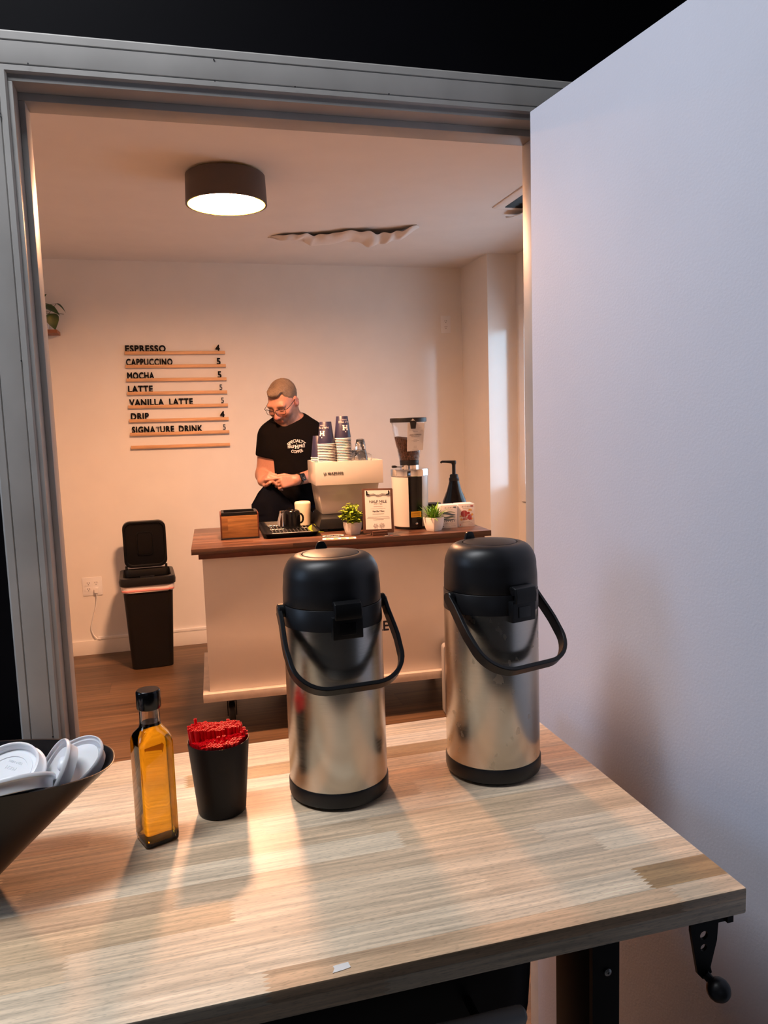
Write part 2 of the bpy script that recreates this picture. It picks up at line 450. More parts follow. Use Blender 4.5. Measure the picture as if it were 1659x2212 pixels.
def emblem(mb, T, h, depth=0.001, mi=0):
    """block letter H of stepped towers with a small diamond above"""
    u = h / 10
    def b(x0, x1, y0, y1):
        if not depth: mb.add([(x0 * u, y0 * u, 0), (x1 * u, y0 * u, 0), (x1 * u, y1 * u, 0), (x0 * u, y1 * u, 0)], [(0, 1, 2, 3)], mi, T)
        else: mb.box(x0 * u, x1 * u, y0 * u, y1 * u, -depth / 2, depth / 2, mi, T)
    for sgn in (-1, 1):
        def m(x0, x1, y0, y1): b(min(sgn * x0, sgn * x1), max(sgn * x0, sgn * x1), y0, y1)
        m(1.6, 3.4, 0, 7); m(1.0, 1.6, 0, 1.0); m(3.4, 4.0, 0, 1.0); m(1.0, 1.6, 6, 7); m(3.4, 4.0, 6, 7); m(0, 1.6, 2.6, 4.0); m(0.3, 0.9, 4.0, 5.0)
    mb.add([(0, 8.2 * u, 0), (0.9 * u, 9.1 * u, 0), (0, 10 * u, 0), (-0.9 * u, 9.1 * u, 0)], [(0, 1, 2, 3)], mi, T)

# ------------------------------------------------------------------ signed-distance modelling
def s_ell(c, r, R=None):
    c = np.array(c, float); r = np.array(r, float); R = np.eye(3) if R is None else np.array(R, float)
    def f(X, Y, Z):
        p = np.stack([X - c[0], Y - c[1], Z - c[2]], -1) @ R
        k0 = np.linalg.norm(p / r, axis=-1); k1 = np.linalg.norm(p / (r * r), axis=-1) + 1e-9
        return k0 * (k0 - 1.0) / k1
    m = r.max(); return f, c - m, c + m
def s_cap(a, b, ra, rb=None):
    a = np.array(a, float); b = np.array(b, float); rb = ra if rb is None else rb
    d = b - a; dd = d @ d
    def f(X, Y, Z):
        px, py, pz = X - a[0], Y - a[1], Z - a[2]
        t = np.clip((px * d[0] + py * d[1] + pz * d[2]) / dd, 0, 1)
        return np.sqrt((px - t * d[0]) ** 2 + (py - t * d[1]) ** 2 + (pz - t * d[2]) ** 2) - (ra + (rb - ra) * t)
    m = max(ra, rb); return f, np.minimum(a, b) - m, np.maximum(a, b) + m
def field(prims, xs, ys, zs):
    """prims: (shape, k, op) joined in order with a smooth minimum of width k; op 'sub' carves"""
    F = np.full((len(xs), len(ys), len(zs)), 1.0)
    for (f, lo, hi), k, op in prims:
        m = k + 0.03
        i = [np.searchsorted(a, l - m) for a, l in zip((xs, ys, zs), lo)]
        j = [np.searchsorted(a, h + m) for a, h in zip((xs, ys, zs), hi)]
        if any(b <= a for a, b in zip(i, j)): continue
        sl = tuple(slice(a, b) for a, b in zip(i, j))
        X, Y, Z = np.meshgrid(xs[sl[0]], ys[sl[1]], zs[sl[2]], indexing='ij')
        d = f(X, Y, Z); A = F[sl]
        if op == 'add':
            h = np.clip(0.5 + 0.5 * (A - d) / k, 0, 1); F[sl] = A + (d - A) * h - k * h * (1 - h)
        else:
            h = np.clip(0.5 - 0.5 * (A + d) / k, 0, 1); F[sl] = A + (-d - A) * h + k * h * (1 - h)
    return F
def nets(F, xs, ys, zs):
    s = F < 0
    nx, ny, nz = F.shape
    acc = np.zeros((nx - 1, ny - 1, nz - 1, 3)); cnt = np.zeros((nx - 1, ny - 1, nz - 1))
    ax = (xs, ys, zs)
    for a in range(3):
        for p in (0, 1):
            for q in (0, 1):
                o = [0, 0, 0]; b, c = [k for k in range(3) if k != a]; o[b], o[c] = p, q
                sl0 = tuple(slice(o[k], o[k] + F.shape[k] - 1) for k in range(3))
                o2 = list(o); o2[a] += 1
                sl1 = tuple(slice(o2[k], o2[k] + F.shape[k] - 1) for k in range(3))
                f0, f1 = F[sl0], F[sl1]; cr = s[sl0] != s[sl1]
                idx = np.argwhere(cr)
                if not len(idx): continue
                v0, v1 = f0[cr], f1[cr]; t = v0 / (v0 - v1)
                pos = np.zeros((len(idx), 3))
                for k in range(3): pos[:, k] = ax[k][idx[:, k] + o[k]]
                st = ax[a][idx[:, a] + 1] - ax[a][idx[:, a]]
                pos[:, a] = ax[a][idx[:, a]] + t * st
                acc[tuple(idx.T)] += pos; cnt[tuple(idx.T)] += 1
    cells = np.argwhere(cnt > 0)
    vid = -np.ones(cnt.shape, int); vid[tuple(cells.T)] = np.arange(len(cells))
    V = acc[tuple(cells.T)] / cnt[tuple(cells.T)][:, None]
    faces = []
    for a in range(3):
        b, c = [(1, 2), (2, 0), (0, 1)][a]
        sl0 = [slice(None)] * 3; sl1 = [slice(None)] * 3
        sl0[a] = slice(0, -1); sl1[a] = slice(1, None)
        cr = s[tuple(sl0)] != s[tuple(sl1)]
        idx = np.argwhere(cr)
        ok = np.ones(len(idx), bool)
        for k in (b, c): ok &= (idx[:, k] > 0) & (idx[:, k] < F.shape[k] - 1)
        idx = idx[ok]
        inside = s[tuple(sl0)][tuple(idx.T)]
        def cell(db, dc):
            q = idx.copy(); q[:, b] -= db; q[:, c] -= dc; return vid[tuple(q.T)]
        quad = np.stack([cell(1, 1), cell(0, 1), cell(0, 0), cell(1, 0)], 1)
        quad[~inside] = quad[~inside][:, ::-1]
        faces.append(quad)
    return V, np.concatenate(faces)
def sdf_obj(name, prims, xs, ys, zs, mat, parent=None, relax=2, post=None):
    F = field(prims, xs, ys, zs)
    if post: F = post(F, xs, ys, zs)
    V, Q = nets(F, xs, ys, zs)
    for _ in range(relax):
        A = np.zeros_like(V); n = np.zeros(len(V))
        for i in range(4):
            a, b = Q[:, i], Q[:, (i + 1) % 4]
            np.add.at(A, a, V[b]); np.add.at(n, a, 1); np.add.at(A, b, V[a]); np.add.at(n, b, 1)
        V = 0.5 * V + 0.5 * A / n[:, None]
    me = bpy.data.meshes.new(name)
    me.from_pydata(V.tolist(), [], Q.tolist()); me.materials.append(mat)
    me.polygons.foreach_set('use_smooth', [True] * len(me.polygons)); me.update()
    o = bpy.data.objects.new(name, me); COL.objects.link(o)
    if parent is not None: o.parent = parent
    return o, V

# ================================================================== THE SETTING
XL, XR, YF, YB, ZC = -1.55, 2.14, 1.505, 5.072, 2.44       # coffee room
FXL, FXR, FYN, FYF, FZC = -2.5, 2.6, -2.8, 1.418, 2.95       # front room
struct(MB().box(XL - 0.1, XR + 0.12, 1.46, YB + 0.1, -0.06, 0.0).build('floor', FLOOR))
struct(MB().box(FXL - 0.1, FXR + 0.1, FYN - 0.1, 1.46, -0.06, 0.0).build('floor_front_room', CONCRETE))
struct(MB().box(XL - 0.1, XR + 0.12, YF, YB + 0.1, ZC, ZC + 0.08).build('ceiling', CEIL))
struct(MB().box(FXL - 0.1, FXR + 0.1, FYN - 0.1, 1.505, FZC, FZC + 0.08).build('ceiling_front_room', DARKPAINT))
struct(MB().box(XL - 0.1, XR + 0.12, YB, YB + 0.1, 0, ZC).build('wall_back', WALL))
struct(MB().box(XL - 0.1, XL, YF, YB, 0, ZC).build('wall_left', WALL))
WY0, WY1, WZ0, WZ1 = 3.25, 4.47, 0.95, 2.04                  # window of the coffee room
w = MB()
w.box(XR, XR + 0.12, YF, WY0, 0, ZC); w.box(XR, XR + 0.12, WY1, 4.61, 0, ZC)
w.box(XR, XR + 0.12, WY0, WY1, 0, WZ0); w.box(XR, XR + 0.12, WY0, WY1, WZ1, ZC)
struct(w.build('wall_right', WALL))
struct(MB().box(1.942, XR + 0.12, 4.61, YB, 0, ZC).build('wall_corner_column', WALL))
# dividing wall with the doorway: black towards the front room, white towards the coffee room
DX0, DX1, DZ = -0.222, 0.724, 1.964
def divider(y0, y1, name, m):
    d = MB()
    d.box(FXL if m is BLACKWALL else XL, DX0 - 0.02, y0, y1, 0, FZC if m is BLACKWALL else ZC)
    d.box(DX1 + 0.02, FXR if m is BLACKWALL else XR, y0, y1, 0, FZC if m is BLACKWALL else ZC)
    d.box(DX0 - 0.02, DX1 + 0.02, y0, y1, DZ + 0.02, FZC if m is BLACKWALL else ZC)
    struct(d.build(name, m))
divider(1.418, 1.46, 'wall_front', BLACKWALL)
divider(1.46, 1.505, 'wall_front_inner', WALL)
# front room shell
w = MB()
LY0, LY1, LZ0, LZ1 = 0.70, 1.34, 1.35, 2.55
w.box(FXL - 0.1, FXL, FYN, LY0, 0, FZC); w.box(FXL - 0.1, FXL, LY1, FYF, 0, FZC)
w.box(FXL - 0.1, FXL, LY0, LY1, 0, LZ0); w.box(FXL - 0.1, FXL, LY0, LY1, LZ1, FZC)
struct(w.build('wall_front_room_left', DARKPAINT))
w = MB()
RX0, RX1, RZ0, RZ1 = -1.85, -0.15, 1.3, 2.5
w.box(FXL - 0.1, RX0, FYN - 0.1, FYN, 0, FZC); w.box(RX1, FXR + 0.1, FYN - 0.1, FYN, 0, FZC)
w.box(RX0, RX1, FYN - 0.1, FYN, 0, RZ0); w.box(RX0, RX1, FYN - 0.1, FYN, RZ1, FZC)
struct(w.build('wall_front_room_rear', DARKPAINT))
struct(MB().box(FXR, FXR + 0.1, FYN, FYF, 0, FZC).build('wall_front_room_right', DARKPAINT))

def window(name, axis, at, a0, a1, z0, z1, sgn, cw=0.07):
    """window: inner casing on the room face (sgn points into the room), sash, pane"""
    def bx(m, u0, u1, d0, d1, w0, w1):
        d0, d1 = sorted((at + sgn * d0, at + sgn * d1))
        if axis == 'x': m.box(d0, d1, u0, u1, w0, w1)
        else: m.box(u0, u1, d0, d1, w0, w1)
    m = MB()
    bx(m, a0 - cw, a0, 0, 0.018, z0 - cw, z1 + cw); bx(m, a1, a1 + cw, 0, 0.018, z0 - cw, z1 + cw)
    bx(m, a0, a1, 0, 0.018, z1, z1 + cw); bx(m, a0, a1, 0, 0.018, z0 - cw, z0)
    o = struct(m.build(name, TRIM, bevel=0.004))
    m = MB(); b = 0.045
    bx(m, a0, a0 + b, -0.07, -0.03, z0, z1); bx(m, a1 - b, a1, -0.07, -0.03, z0, z1)
    bx(m, a0 + b, a1 - b, -0.07, -0.03, z0, z0 + b); bx(m, a0 + b, a1 - b, -0.07, -0.03, z1 - b, z1)
    m.build('window_frame', TRIM, o)
    m = MB(); bx(m, a0 + b, a1 - b, -0.052, -0.048, z0 + b, z1 - b)
    m.build('window_pane', PANE, o)
window('window_1', 'x', XR, WY0, WY1, WZ0, WZ1, -1, 0.075)
window('window_2', 'x', FXL, LY0, LY1, LZ0, LZ1, 1)
window('window_3', 'y', FYN, RX0, RX1, RZ0, RZ1, 1)

# baseboards
def board(name, x0, x1, y0, y1, h=0.092):
    struct(MB().box(x0, x1, y0, y1, 0, h).build(name, TRIM, bevel=0.003))
board('baseboard_back', XL, 1.942, YB - 0.014, YB)
board('baseboard_left', XL, XL + 0.014, YF, YB - 0.014)
board('baseboard_column', 1.942, XR, 4.596, 4.61)
board('baseboard_right', XR - 0.014, XR, YF, 4.596)

# door casing (fluted flat boards) on the front-room side
def casing_profile(w):
    return [(0, 0), (0, 0.012), (0.003, 0.015), (0.011, 0.015), (0.0125, 0.0125), (0.014, 0.015), (0.036, 0.018), (0.046, 0.018), (0.0475, 0.0150), (0.049, 0.018), (w - 0.003, 0.018), (w, 0.015), (w, 0)]
def casing(name, a, b, wdir, w):
    a, b, wd = Vector(a), Vector(b), Vector(wdir).normalized()
    n = Vector((0, -1, 0)); d = (b - a).normalized()
    rings = []
    for p, s in ((a, 0), (b, 1)):
        ring = []
        for u, t in casing_profile(w):
            ring.append(p + wd * u + n * t)
        rings.append(ring)
    return rings
CW = 0.063
cz = DZ + 0.011; cxl = DX0 - 0.007; cxr = DX1 + 0.007
def casing_piece(name, ends):
    m = MB(); rings = []
    for f in ends: rings.append([f(u, t) for u, t in casing_profile(CW)])
    m.loft(rings); return struct(m.build(name, CASING, smooth=25))
casing_piece('trim_1', [lambda u, t: (cxl - u, 1.418 - t, 0.0), lambda u, t: (cxl - u, 1.418 - t, cz + u)])
casing_piece('trim_2', [lambda u, t: (cxl - u, 1.418 - t, cz + u), lambda u, t: (cxr + u, 1.418 - t, cz + u)])
casing_piece('trim_3', [lambda u, t: (cxr + u, 1.418 - t, cz + u), lambda u, t: (cxr + u, 1.418 - t, 0.0)])
# nail holes and scuffs of the casing boards
nails = MB()
def dot(x, z, y, r=0.0014): nails.lathe([(0, 0), (r, 0), (r, 0.0006), (0, 0.0006)], 10, 0, Matrix.Translation((x, y, z)) @ Matrix.Rotation(PI / 2, 4, 'X'))
for x, z in ((-0.195, cz + 0.013), (0.098, cz + 0.044), (0.098, cz + 0.010), (0.235, cz + 0.011), (0.405, cz + 0.012)): dot(x, z, 1.3995)
for z in (1.91, 1.905, 1.52, 0.87): dot(cxl - 0.013, z, 1.4025)
nails.build('nail_hole', INK, bpy.data.objects['trim_2'])
# jamb lining with door stop
j = MB()
j.box(DX0 - 0.02, DX0, 1.409, YF, 0, DZ); j.box(DX1, DX1 + 0.02, 1.409, YF, 0, DZ); j.box(DX0 - 0.02, DX1 + 0.02, 1.409, YF, DZ, DZ + 0.02)
struct(j.build('trim_4', CASING, bevel=0.0015))
j = MB()
j.box(DX0, DX0 + 0.010, 1.452, YF - 0.002, 0, DZ - 0.013); j.box(DX1 - 0.010, DX1, 1.452, YF - 0.002, 0, DZ - 0.013); j.box(DX0, DX1, 1.452, YF - 0.002, DZ - 0.013, DZ)
struct(j.build('trim_5', CASING, bevel=0.0015))
# the opened flush door
dang = math.atan2(0.1149, 0.9934)
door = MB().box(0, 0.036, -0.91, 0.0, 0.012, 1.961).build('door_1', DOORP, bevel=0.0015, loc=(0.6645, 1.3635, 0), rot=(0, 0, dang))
struct(door)
hm = MB()
for z in (0.22, 1.0, 1.76):
    hm.tube([(0.043, 0.008, z - 0.045), (0.043, 0.008, z + 0.045)], 0.006, 10)
hm.build('door_hinge', ZINC, door)
kn = MB()
for s, x in ((-1, 0.0), (1, 0.036)):
    T = Matrix.Translation((x, -0.84, 0.98)) @ Matrix.Rotation(s * PI / 2, 4, 'Y')
    kn.lathe([(0, 0), (0.030, 0), (0.030, 0.006), (0.012, 0.010), (0.012, 0.035), (0.026, 0.045), (0.026, 0.058), (0.015, 0.066), (0, 0.067)], 24, 0, T)
kn.build('door_handle', ZINC, door)
# recessed panel light of the front-room ceiling
cp = thing('ceiling_panel_lamp', 'rectangular white panel lamp set in the front room ceiling above the table', 'lamp', (-0.75, 0.95, 2.95))
m = MB(); 
m.box(-0.63, -0.60, -0.23, 0.23, -0.02, 0); m.box(0.60, 0.63, -0.23, 0.23, -0.02, 0); m.box(-0.60, 0.60, -0.23, -0.20, -0.02, 0); m.box(-0.60, 0.60, 0.20, 0.23, -0.02, 0)
m.build('frame', WHITEPL, cp)
MB().box(-0.60, 0.60, -0.20, 0.20, -0.012, 0).build('diffuser', PANEL, cp)

# ================================================================== FRONT ROOM: TABLE AND WHAT STANDS ON IT
TZ = 0.86
tb = thing('work_table', 'light butcher-block work table with black steel legs and a hand crank, beside the white door', 'table', (0.595, 0.686, 0))
MB().box(-1.22, 0, 0, 0.596, TZ - 0.031, TZ).build('tabletop', BUTCHER, tb, bevel=0.0022)
def table_leg(x0, x1):
    m = MB()
    m.box(x0, x1, 0.10, 0.19, 0.30, TZ - 0.075)                        # outer tube
    m.box(x0 + 0.004, x1 - 0.004, 0.11, 0.18, 0.03, 0.30)            # inner tube
    o = m.build('leg', BLKMET, tb, bevel=0.002)
    b = MB()
    # folded head bracket with clipped corners
    poly = [(x0 - 0.001, TZ - 0.34), (x1 + 0.003, TZ - 0.34), (x1 + 0.003, TZ - 0.068), (x1 - 0.004, TZ - 0.052), (x1 - 0.004, TZ - 0.0315), (x0 - 0.001, TZ - 0.0315)]
    b.prism([(x, z) for x, z in poly], -0.100, -0.092, T=Matrix.Rotation(PI / 2, 4, 'X'))
    b.add([(x0 - 0.002, 0.10, TZ - 0.085), (x0 - 0.002, 0.10, TZ - 0.095), (x0 - 0.002, 0.16, TZ - 0.04), (x0 - 0.002, 0.16, TZ - 0.05),
           (x0 + 0.003, 0.10, TZ - 0.085), (x0 + 0.003, 0.10, TZ - 0.095), (x0 + 0.003, 0.16, TZ - 0.04), (x0 + 0.003, 0.16, TZ - 0.05)],
          [(0, 1, 3, 2), (4, 6, 7, 5), (0, 2, 6, 4), (1, 5, 7, 3), (0, 4, 5, 1), (2, 3, 7, 6)])
    b.build('leg_bracket', BLKMET, o)
    s = MB().lathe([(0, 0), (0.0048, 0), (0.0048, 0.002), (0.0030, 0.003), (0.0015, 0.003), (0.0015, 0.001), (0, 0.001)], 20, 0, Matrix.Translation((x1 - 0.014, 0.0915, TZ - 0.142)) @ Matrix.Rotation(PI / 2, 4, 'X'))
    s.build('screw', ZINC, o)
    f = MB(); f.box(x0, x1, 0.03, 0.57, 0.0, 0.03); f.build('leg_foot', BLKMET, o, bevel=0.003)
    h = MB(); h.box(x0 + 0.005, x1 - 0.005, 0.19, 0.56, TZ - 0.075, TZ - 0.0315); h.build('leg_top_rail', BLKMET, o, bevel=0.002)
    return o
table_leg(-0.1415, -0.1085)
table_leg(-1.12, -1.08)
MB().box(-1.08, -0.142, 0.515, 0.555, TZ - 0.105, TZ - 0.0315).build('cross_rail', BLKMET, tb, bevel=0.002)
cr = MB()
pl = [(-0.056, 0.8), (-0.068, -0.2)]
poly = [(-0.058, TZ - 0.0315), (-0.030, TZ - 0.0315), (-0.032, TZ - 0.062), (-0.040, TZ - 0.094), (-0.038, TZ - 0.101), (-0.050, TZ - 0.107), (-0.057, TZ - 0.099), (-0.067, TZ - 0.045), (-0.067, TZ - 0.036)]
# crank arm with two round holes: outline plus bored faces
bm_poly = [(x, z) for x, z in poly]
def plate_with_holes(m, outer, holes, y0, y1):
    """flat plate in XZ between y0 and y1 with round holes (cut with a scan fill)"""
    bm = bmesh.new(); loops = []
    def ring(pts):
        vs = [bm.verts.new((x, 0, z)) for x, z in pts]
        return [bm.edges.new((vs[i], vs[(i + 1) % len(vs)])) for i in range(len(vs))]
    es = ring(outer)
    for cx, cz_, r in holes: es += ring([(cx + r * math.cos(2 * PI * i / 20), cz_ + r * math.sin(2 * PI * i / 20)) for i in range(20)])
    bmesh.ops.triangle_fill(bm, use_beauty=True, use_dissolve=False, edges=es)
    ret = bmesh.ops.extrude_face_region(bm, geom=list(bm.faces))
    for v in ret['geom']:
        if isinstance(v, bmesh.types.BMVert): v.co.y = y1 - y0
    bm.verts.index_update()
    m.add([(v.co.x, v.co.y + y0, v.co.z) for v in bm.verts], [[v.index for v in f.verts] for f in bm.faces]); bm.free()
plate_with_holes(cr, poly, [(-0.0495, TZ - 0.0530, 0.0052), (-0.0495, TZ - 0.0680, 0.0042)], 0.008, 0.012)
cr.box(-0.052, -0.012, 0.010, 0.05, TZ - 0.043, TZ - 0.0315)
cr.box(-0.020, -0.012, 0.006, 0.05, TZ - 0.043, TZ - 0.0315)
ck = cr.build('crank_arm', BLKMET, tb)
kb = MB().lathe([(0, -0.0135), (0.0052, -0.0125), (0.0096, -0.0095), (0.0126, -0.005), (0.0135, 0.0), (0.0126, 0.005), (0.0096, 0.0095), (0.0052, 0.0125), (0, 0.0135)], 28, 0, Matrix.Translation((-0.0385, -0.004, TZ - 0.1135)) @ Matrix.Rotation(PI / 2, 4, 'X'))
kb.build('crank_knob', BLKPL, ck)
MB().tube([(-0.047, 0.009, TZ - 0.101), (-0.041, 0.004, TZ - 0.109)], 0.005, 10).build('crank_pin', BLKMET, ck)

# torn scrap of white label near the table front
sm = MB(); zz = TZ + 0.0003
sm.prism([(0.1165, 0.6925), (0.1285, 0.694), (0.1355, 0.6955), (0.1345, 0.7035), (0.127, 0.7030), (0.1185, 0.7020), (0.1195, 0.6985)], zz, zz + 0.0004)
tag(sm.build('paper_scrap', PAPER), 'small torn scrap of white paper stuck near the front edge of the table', 'paper scrap')

# ------------------------------------------------------------------ airpots
def airpot(loc, rz, label, hang, steel_mat):
    t = thing('airpot', label, 'airpot', loc, rz, 'steel airpots on the table')
    n = 96
    MB().lathe([(0, 0.0), (0.064, 0.0), (0.0655, 0.002), (0.0725, 0.005), (0.0735, 0.009), (0.0735, 0.024), (0.0725, 0.026), (0.066, 0.026), (0, 0.026)], n).build('base', BLKPL, t)
    MB().lathe([(0.066, 0.0255), (0.0718, 0.0262), (0.0720, 0.0275), (0.0712, 0.262), (0.067, 0.264)], n).build('body', steel_mat, t)
    MB().lathe([(0.066, 0.2565), (0.0715, 0.2575), (0.0716, 0.2590), (0.0712, 0.2860), (0.0705, 0.2870), (0.066, 0.2872)], n).build('collar', BLKPL, t)
    lid = MB(); prof = [(0.064, 0.2878), (0.0702, 0.2880), (0.0706, 0.2892), (0.0702, 0.308), (0.0690, 0.321)]
    for i in range(1, 13):
        a = PI / 2 * i / 12
        prof.append((0.043 + 0.0262 * math.cos(a) ** 0.9 if i < 12 else 0.043, 0.321 + 0.0345 * math.sin(a)))
    prof += [(0.0415, 0.3554), (0.0411, 0.3535), (0.0411, 0.348), (0, 0.348)]
    lid.lathe(prof, n)
    lo = lid.build('lid', BLKPL, t)
    MB().lathe([(0.0405, 0.348), (0.0405, 0.3545), (0.0398, 0.3557), (0.036, 0.3567), (0.02, 0.3582), (0, 0.3586)], n).build('pump_button', BLKPL, lo)
    tabm = MB().prism([(-0.010, 0.345), (0.010, 0.345), (0.009, 0.356), (0.006, 0.3635), (0.003, 0.3655), (-0.003, 0.3655), (-0.006, 0.3635), (-0.009, 0.356)], -0.0535, -0.0485, T=Matrix.Rotation(PI / 2, 4, 'X'))
    tabm.build('lock_tab', BLKSAT, lo, bevel=0.001)
    # pouring spout at the back
    rings = []
    for z, y, w, h in ((0.255, 0.066, 0.016, 0.004), (0.268, 0.070, 0.021, 0.010), (0.285, 0.071, 0.023, 0.0135), (0.305, 0.069, 0.022, 0.0135), (0.325, 0.063, 0.018, 0.0105), (0.340, 0.054, 0.012, 0.006)):
        rings.append([(w * math.cos(a) if abs(math.cos(a)) < 0.92 else w * math.copysign(0.92, math.cos(a)), y + h * math.sin(a), z) for a in [2 * PI * k / 20 for k in range(20)]])
    MB().loft(rings).build('spout', BLKPL, t, smooth=60)
    # clip-over latch at the front
    R = 0.0712
    la = MB()
    la.box(-0.0215, 0.0215, -R - 0.0065, -R + 0.006, 0.2480, 0.2790)
    lb = la.build('latch_base', BLKSAT, t, bevel=0.0015)
    MB().box(-0.011, 0.011, -R - 0.0078, -R - 0.006, 0.2545, 0.2705).build('latch_inset', BLKGL, lb, bevel=0.0006)
    hk = MB(); pts = [(-R - 0.0085, 0.2765), (-R - 0.0095, 0.2875), (-R - 0.0075, 0.2960), (-R - 0.002, 0.2980), (-R + 0.004, 0.2955)]
    hk.strap([(0, y, z) for y, z in pts], 0.038, 0.006, (1, 0, 0))
    hk.tube([(-0.0185, -R - 0.003, 0.2925), (0.0185, -R - 0.003, 0.2925)], 0.0058, 14)
    hk.build('latch', BLKSAT, t, bevel=0.0008)
    # carrying handle hinged at both sides, hanging forward
    hd = MB(); pts = []
    hw, dr, rc = 0.0795, 0.134, 0.048
    pts.append((-0.0785, 0.0)); pts.append((-0.0785 , -0.02)); pts.append((-hw - 0.001, -0.05)); pts.append((-hw - 0.0015, -(dr - rc) + 0.02))
    for i in range(0, 11):
        a = PI + PI / 2 * i / 10
        pts.append((-hw + rc + rc * math.cos(a), -(dr - rc) + rc * math.sin(a)))
    pts += [(0.0, -dr)]
    pts += [(-x, z) for x, z in reversed(pts[:-1])]
    P = []
    for x, z in pts:
        k = -z
        P.append((x, -math.sin(hang) * k, 0.279 - math.cos(hang) * k))
    w = [0.0]
    hd.strap(P, 0.0165, 0.0062, (0, -math.cos(hang), math.sin(hang)))
    ho = hd.build('carry_handle', BLKSAT, t, smooth=40)
    for s in (-1, 1):
        pv = MB(); pv.lathe([(0, 0), (0.0090, 0), (0.0098, 0.001), (0.0098, 0.0075), (0.0085, 0.009), (0, 0.009)], 24, 0, Matrix.Translation((s * 0.0715, 0, 0.279)) @ Matrix.Rotation(s * PI / 2, 4, 'Y'))
        pv.build('handle_pivot', BLKSAT, ho)
    return t
airpot((0.2025, 1.072, TZ), 0.08, 'steel airpot with black top, the left of two, nearer the straw cup', 0.80, STEEL)
airpot((0.4470, 1.067, TZ), 0.27, 'smudged steel airpot with black top, the right of two, beside the white door', 0.80, STEELSM)

# ------------------------------------------------------------------ syrup bottle
bt = thing('syrup_bottle', 'square clear glass bottle of amber syrup with a black cap on the table', 'bottle', (-0.0565, 1.0115, TZ), math.radians(22))
def sq_ring(h, r, z, n=6):
    return [(x, y, z) for x, y in rrect(-h, h, -h, h, min(r, h * 0.999), n)]
def bottle_rings(off, z0, top):
    R = [sq_ring(0.0205 - off, 0.006, z0), sq_ring(0.0222 - off, 0.006, z0 + 0.003), sq_ring(0.0225 - off, 0.006, z0 + 0.008)]
    for z, h, r in ((0.135, 0.0225, 0.006), (0.141, 0.0220, 0.009), (0.1475, 0.0200, 0.0125), (0.1525, 0.0165, 0.0140), (0.1560, 0.0142, 0.0138), (0.160, 0.0134, 0.0132), (0.178, 0.0130, 0.0129), (0.1845, 0.0130, 0.0129)):
        if z <= top: R.append(sq_ring(h - off, r - off * 0.5, z))
    return R
out = bottle_rings(0, 0.0, 1); inn = bottle_rings(0.0022, 0.006, 1)
m = MB(); m.loft(out + inn[::-1], True, True)
m.build('bottle_glass', GLASS, bt, smooth=50)
m = MB(); lr = bottle_rings(0.0021, 0.0059, 0.158); lr.append(sq_ring(0.0113, 0.0112, 0.1615)); m.loft(lr)
m.build('syrup', SYRUP, bt, smooth=50)
MB().lathe([(0.0, 0.2045), (0.0138, 0.2045), (0.0150, 0.2035), (0.0155, 0.202), (0.0155, 0.1815), (0.0148, 0.1800), (0.0138, 0.1800), (0.0138, 0.199), (0, 0.199)], 48).build('bottle_cap', BLKGL, bt)

# ------------------------------------------------------------------ stirrer cup
sc = thing('stirrer_cup', 'black tapered plastic cup packed with red stirrers on the table', 'cup', (0.0305, 1.063, TZ))
MB().lathe([(0, 0.0), (0.0315, 0.0), (0.0328, 0.001), (0.0335, 0.003), (0.0425, 0.104), (0.0424, 0.1052), (0.0412, 0.1052), (0.0322, 0.005), (0, 0.004)], 72).build('cup_body', CUPDARK, sc)
st = MB(); ro, ri, Ls = 0.00242, 0.0018, 0.128
st.lathe([(ro, 0.0), (ro, Ls), (ri, Ls), (ri, Ls - 0.0012), (0, Ls - 0.0012)], 7)
st0 = tag(st.build('coffee_stirrer', RED, smooth=60), 'red plastic coffee stirrer standing packed with the others in the black cup', 'stirrer', 'red stirrers in the black cup')
pitch = 0.00458; k = 0; first = True
rnd = random.Random(3)
pts = []
for a in range(-12, 13):
    for b in range(-12, 13):
        x = pitch * (a + 0.5 * (b % 2)); y = pitch * 0.866 * b
        if math.hypot(x, y) < 0.0395: pts.append((x, y))
for x, y in pts:
    px, py = x + rnd.uniform(-1, 1) * 0.0004, y + rnd.uniform(-1, 1) * 0.0004
    ridge = (y > -0.006 + 0.18 * x + rnd.uniform(-0.002, 0.002)) and (x < 0.034)
    top = 0.1075 + rnd.uniform(0, 0.0032)
    if ridge: top = 0.1185 + 0.006 * max(0, -x / 0.04) + rnd.uniform(0, 0.0022) + (0.006 if rnd.random() < 0.035 else 0)
    if y > 0.022 and ridge: top -= 0.004
    elif not ridge and y > -0.02 and rnd.random() < 0.05: top += 0.006
    d = Vector((px * 0.26, py * 0.26, 0.105)).normalized()
    q = d.to_track_quat('Z', 'Y')
    tip = Vector((px, py, top)); base = tip - d * Ls
    o = st0 if first else st0.copy()
    if not first: COL.objects.link(o)
    first = False
    sc_ = min(1.0, (top - 0.006) / Ls)
    o.scale = (1, 1, sc_)
    o.rotation_euler = q.to_euler()
    o.location = Vector((0.0305, 1.063, TZ)) + tip - d * Ls * sc_

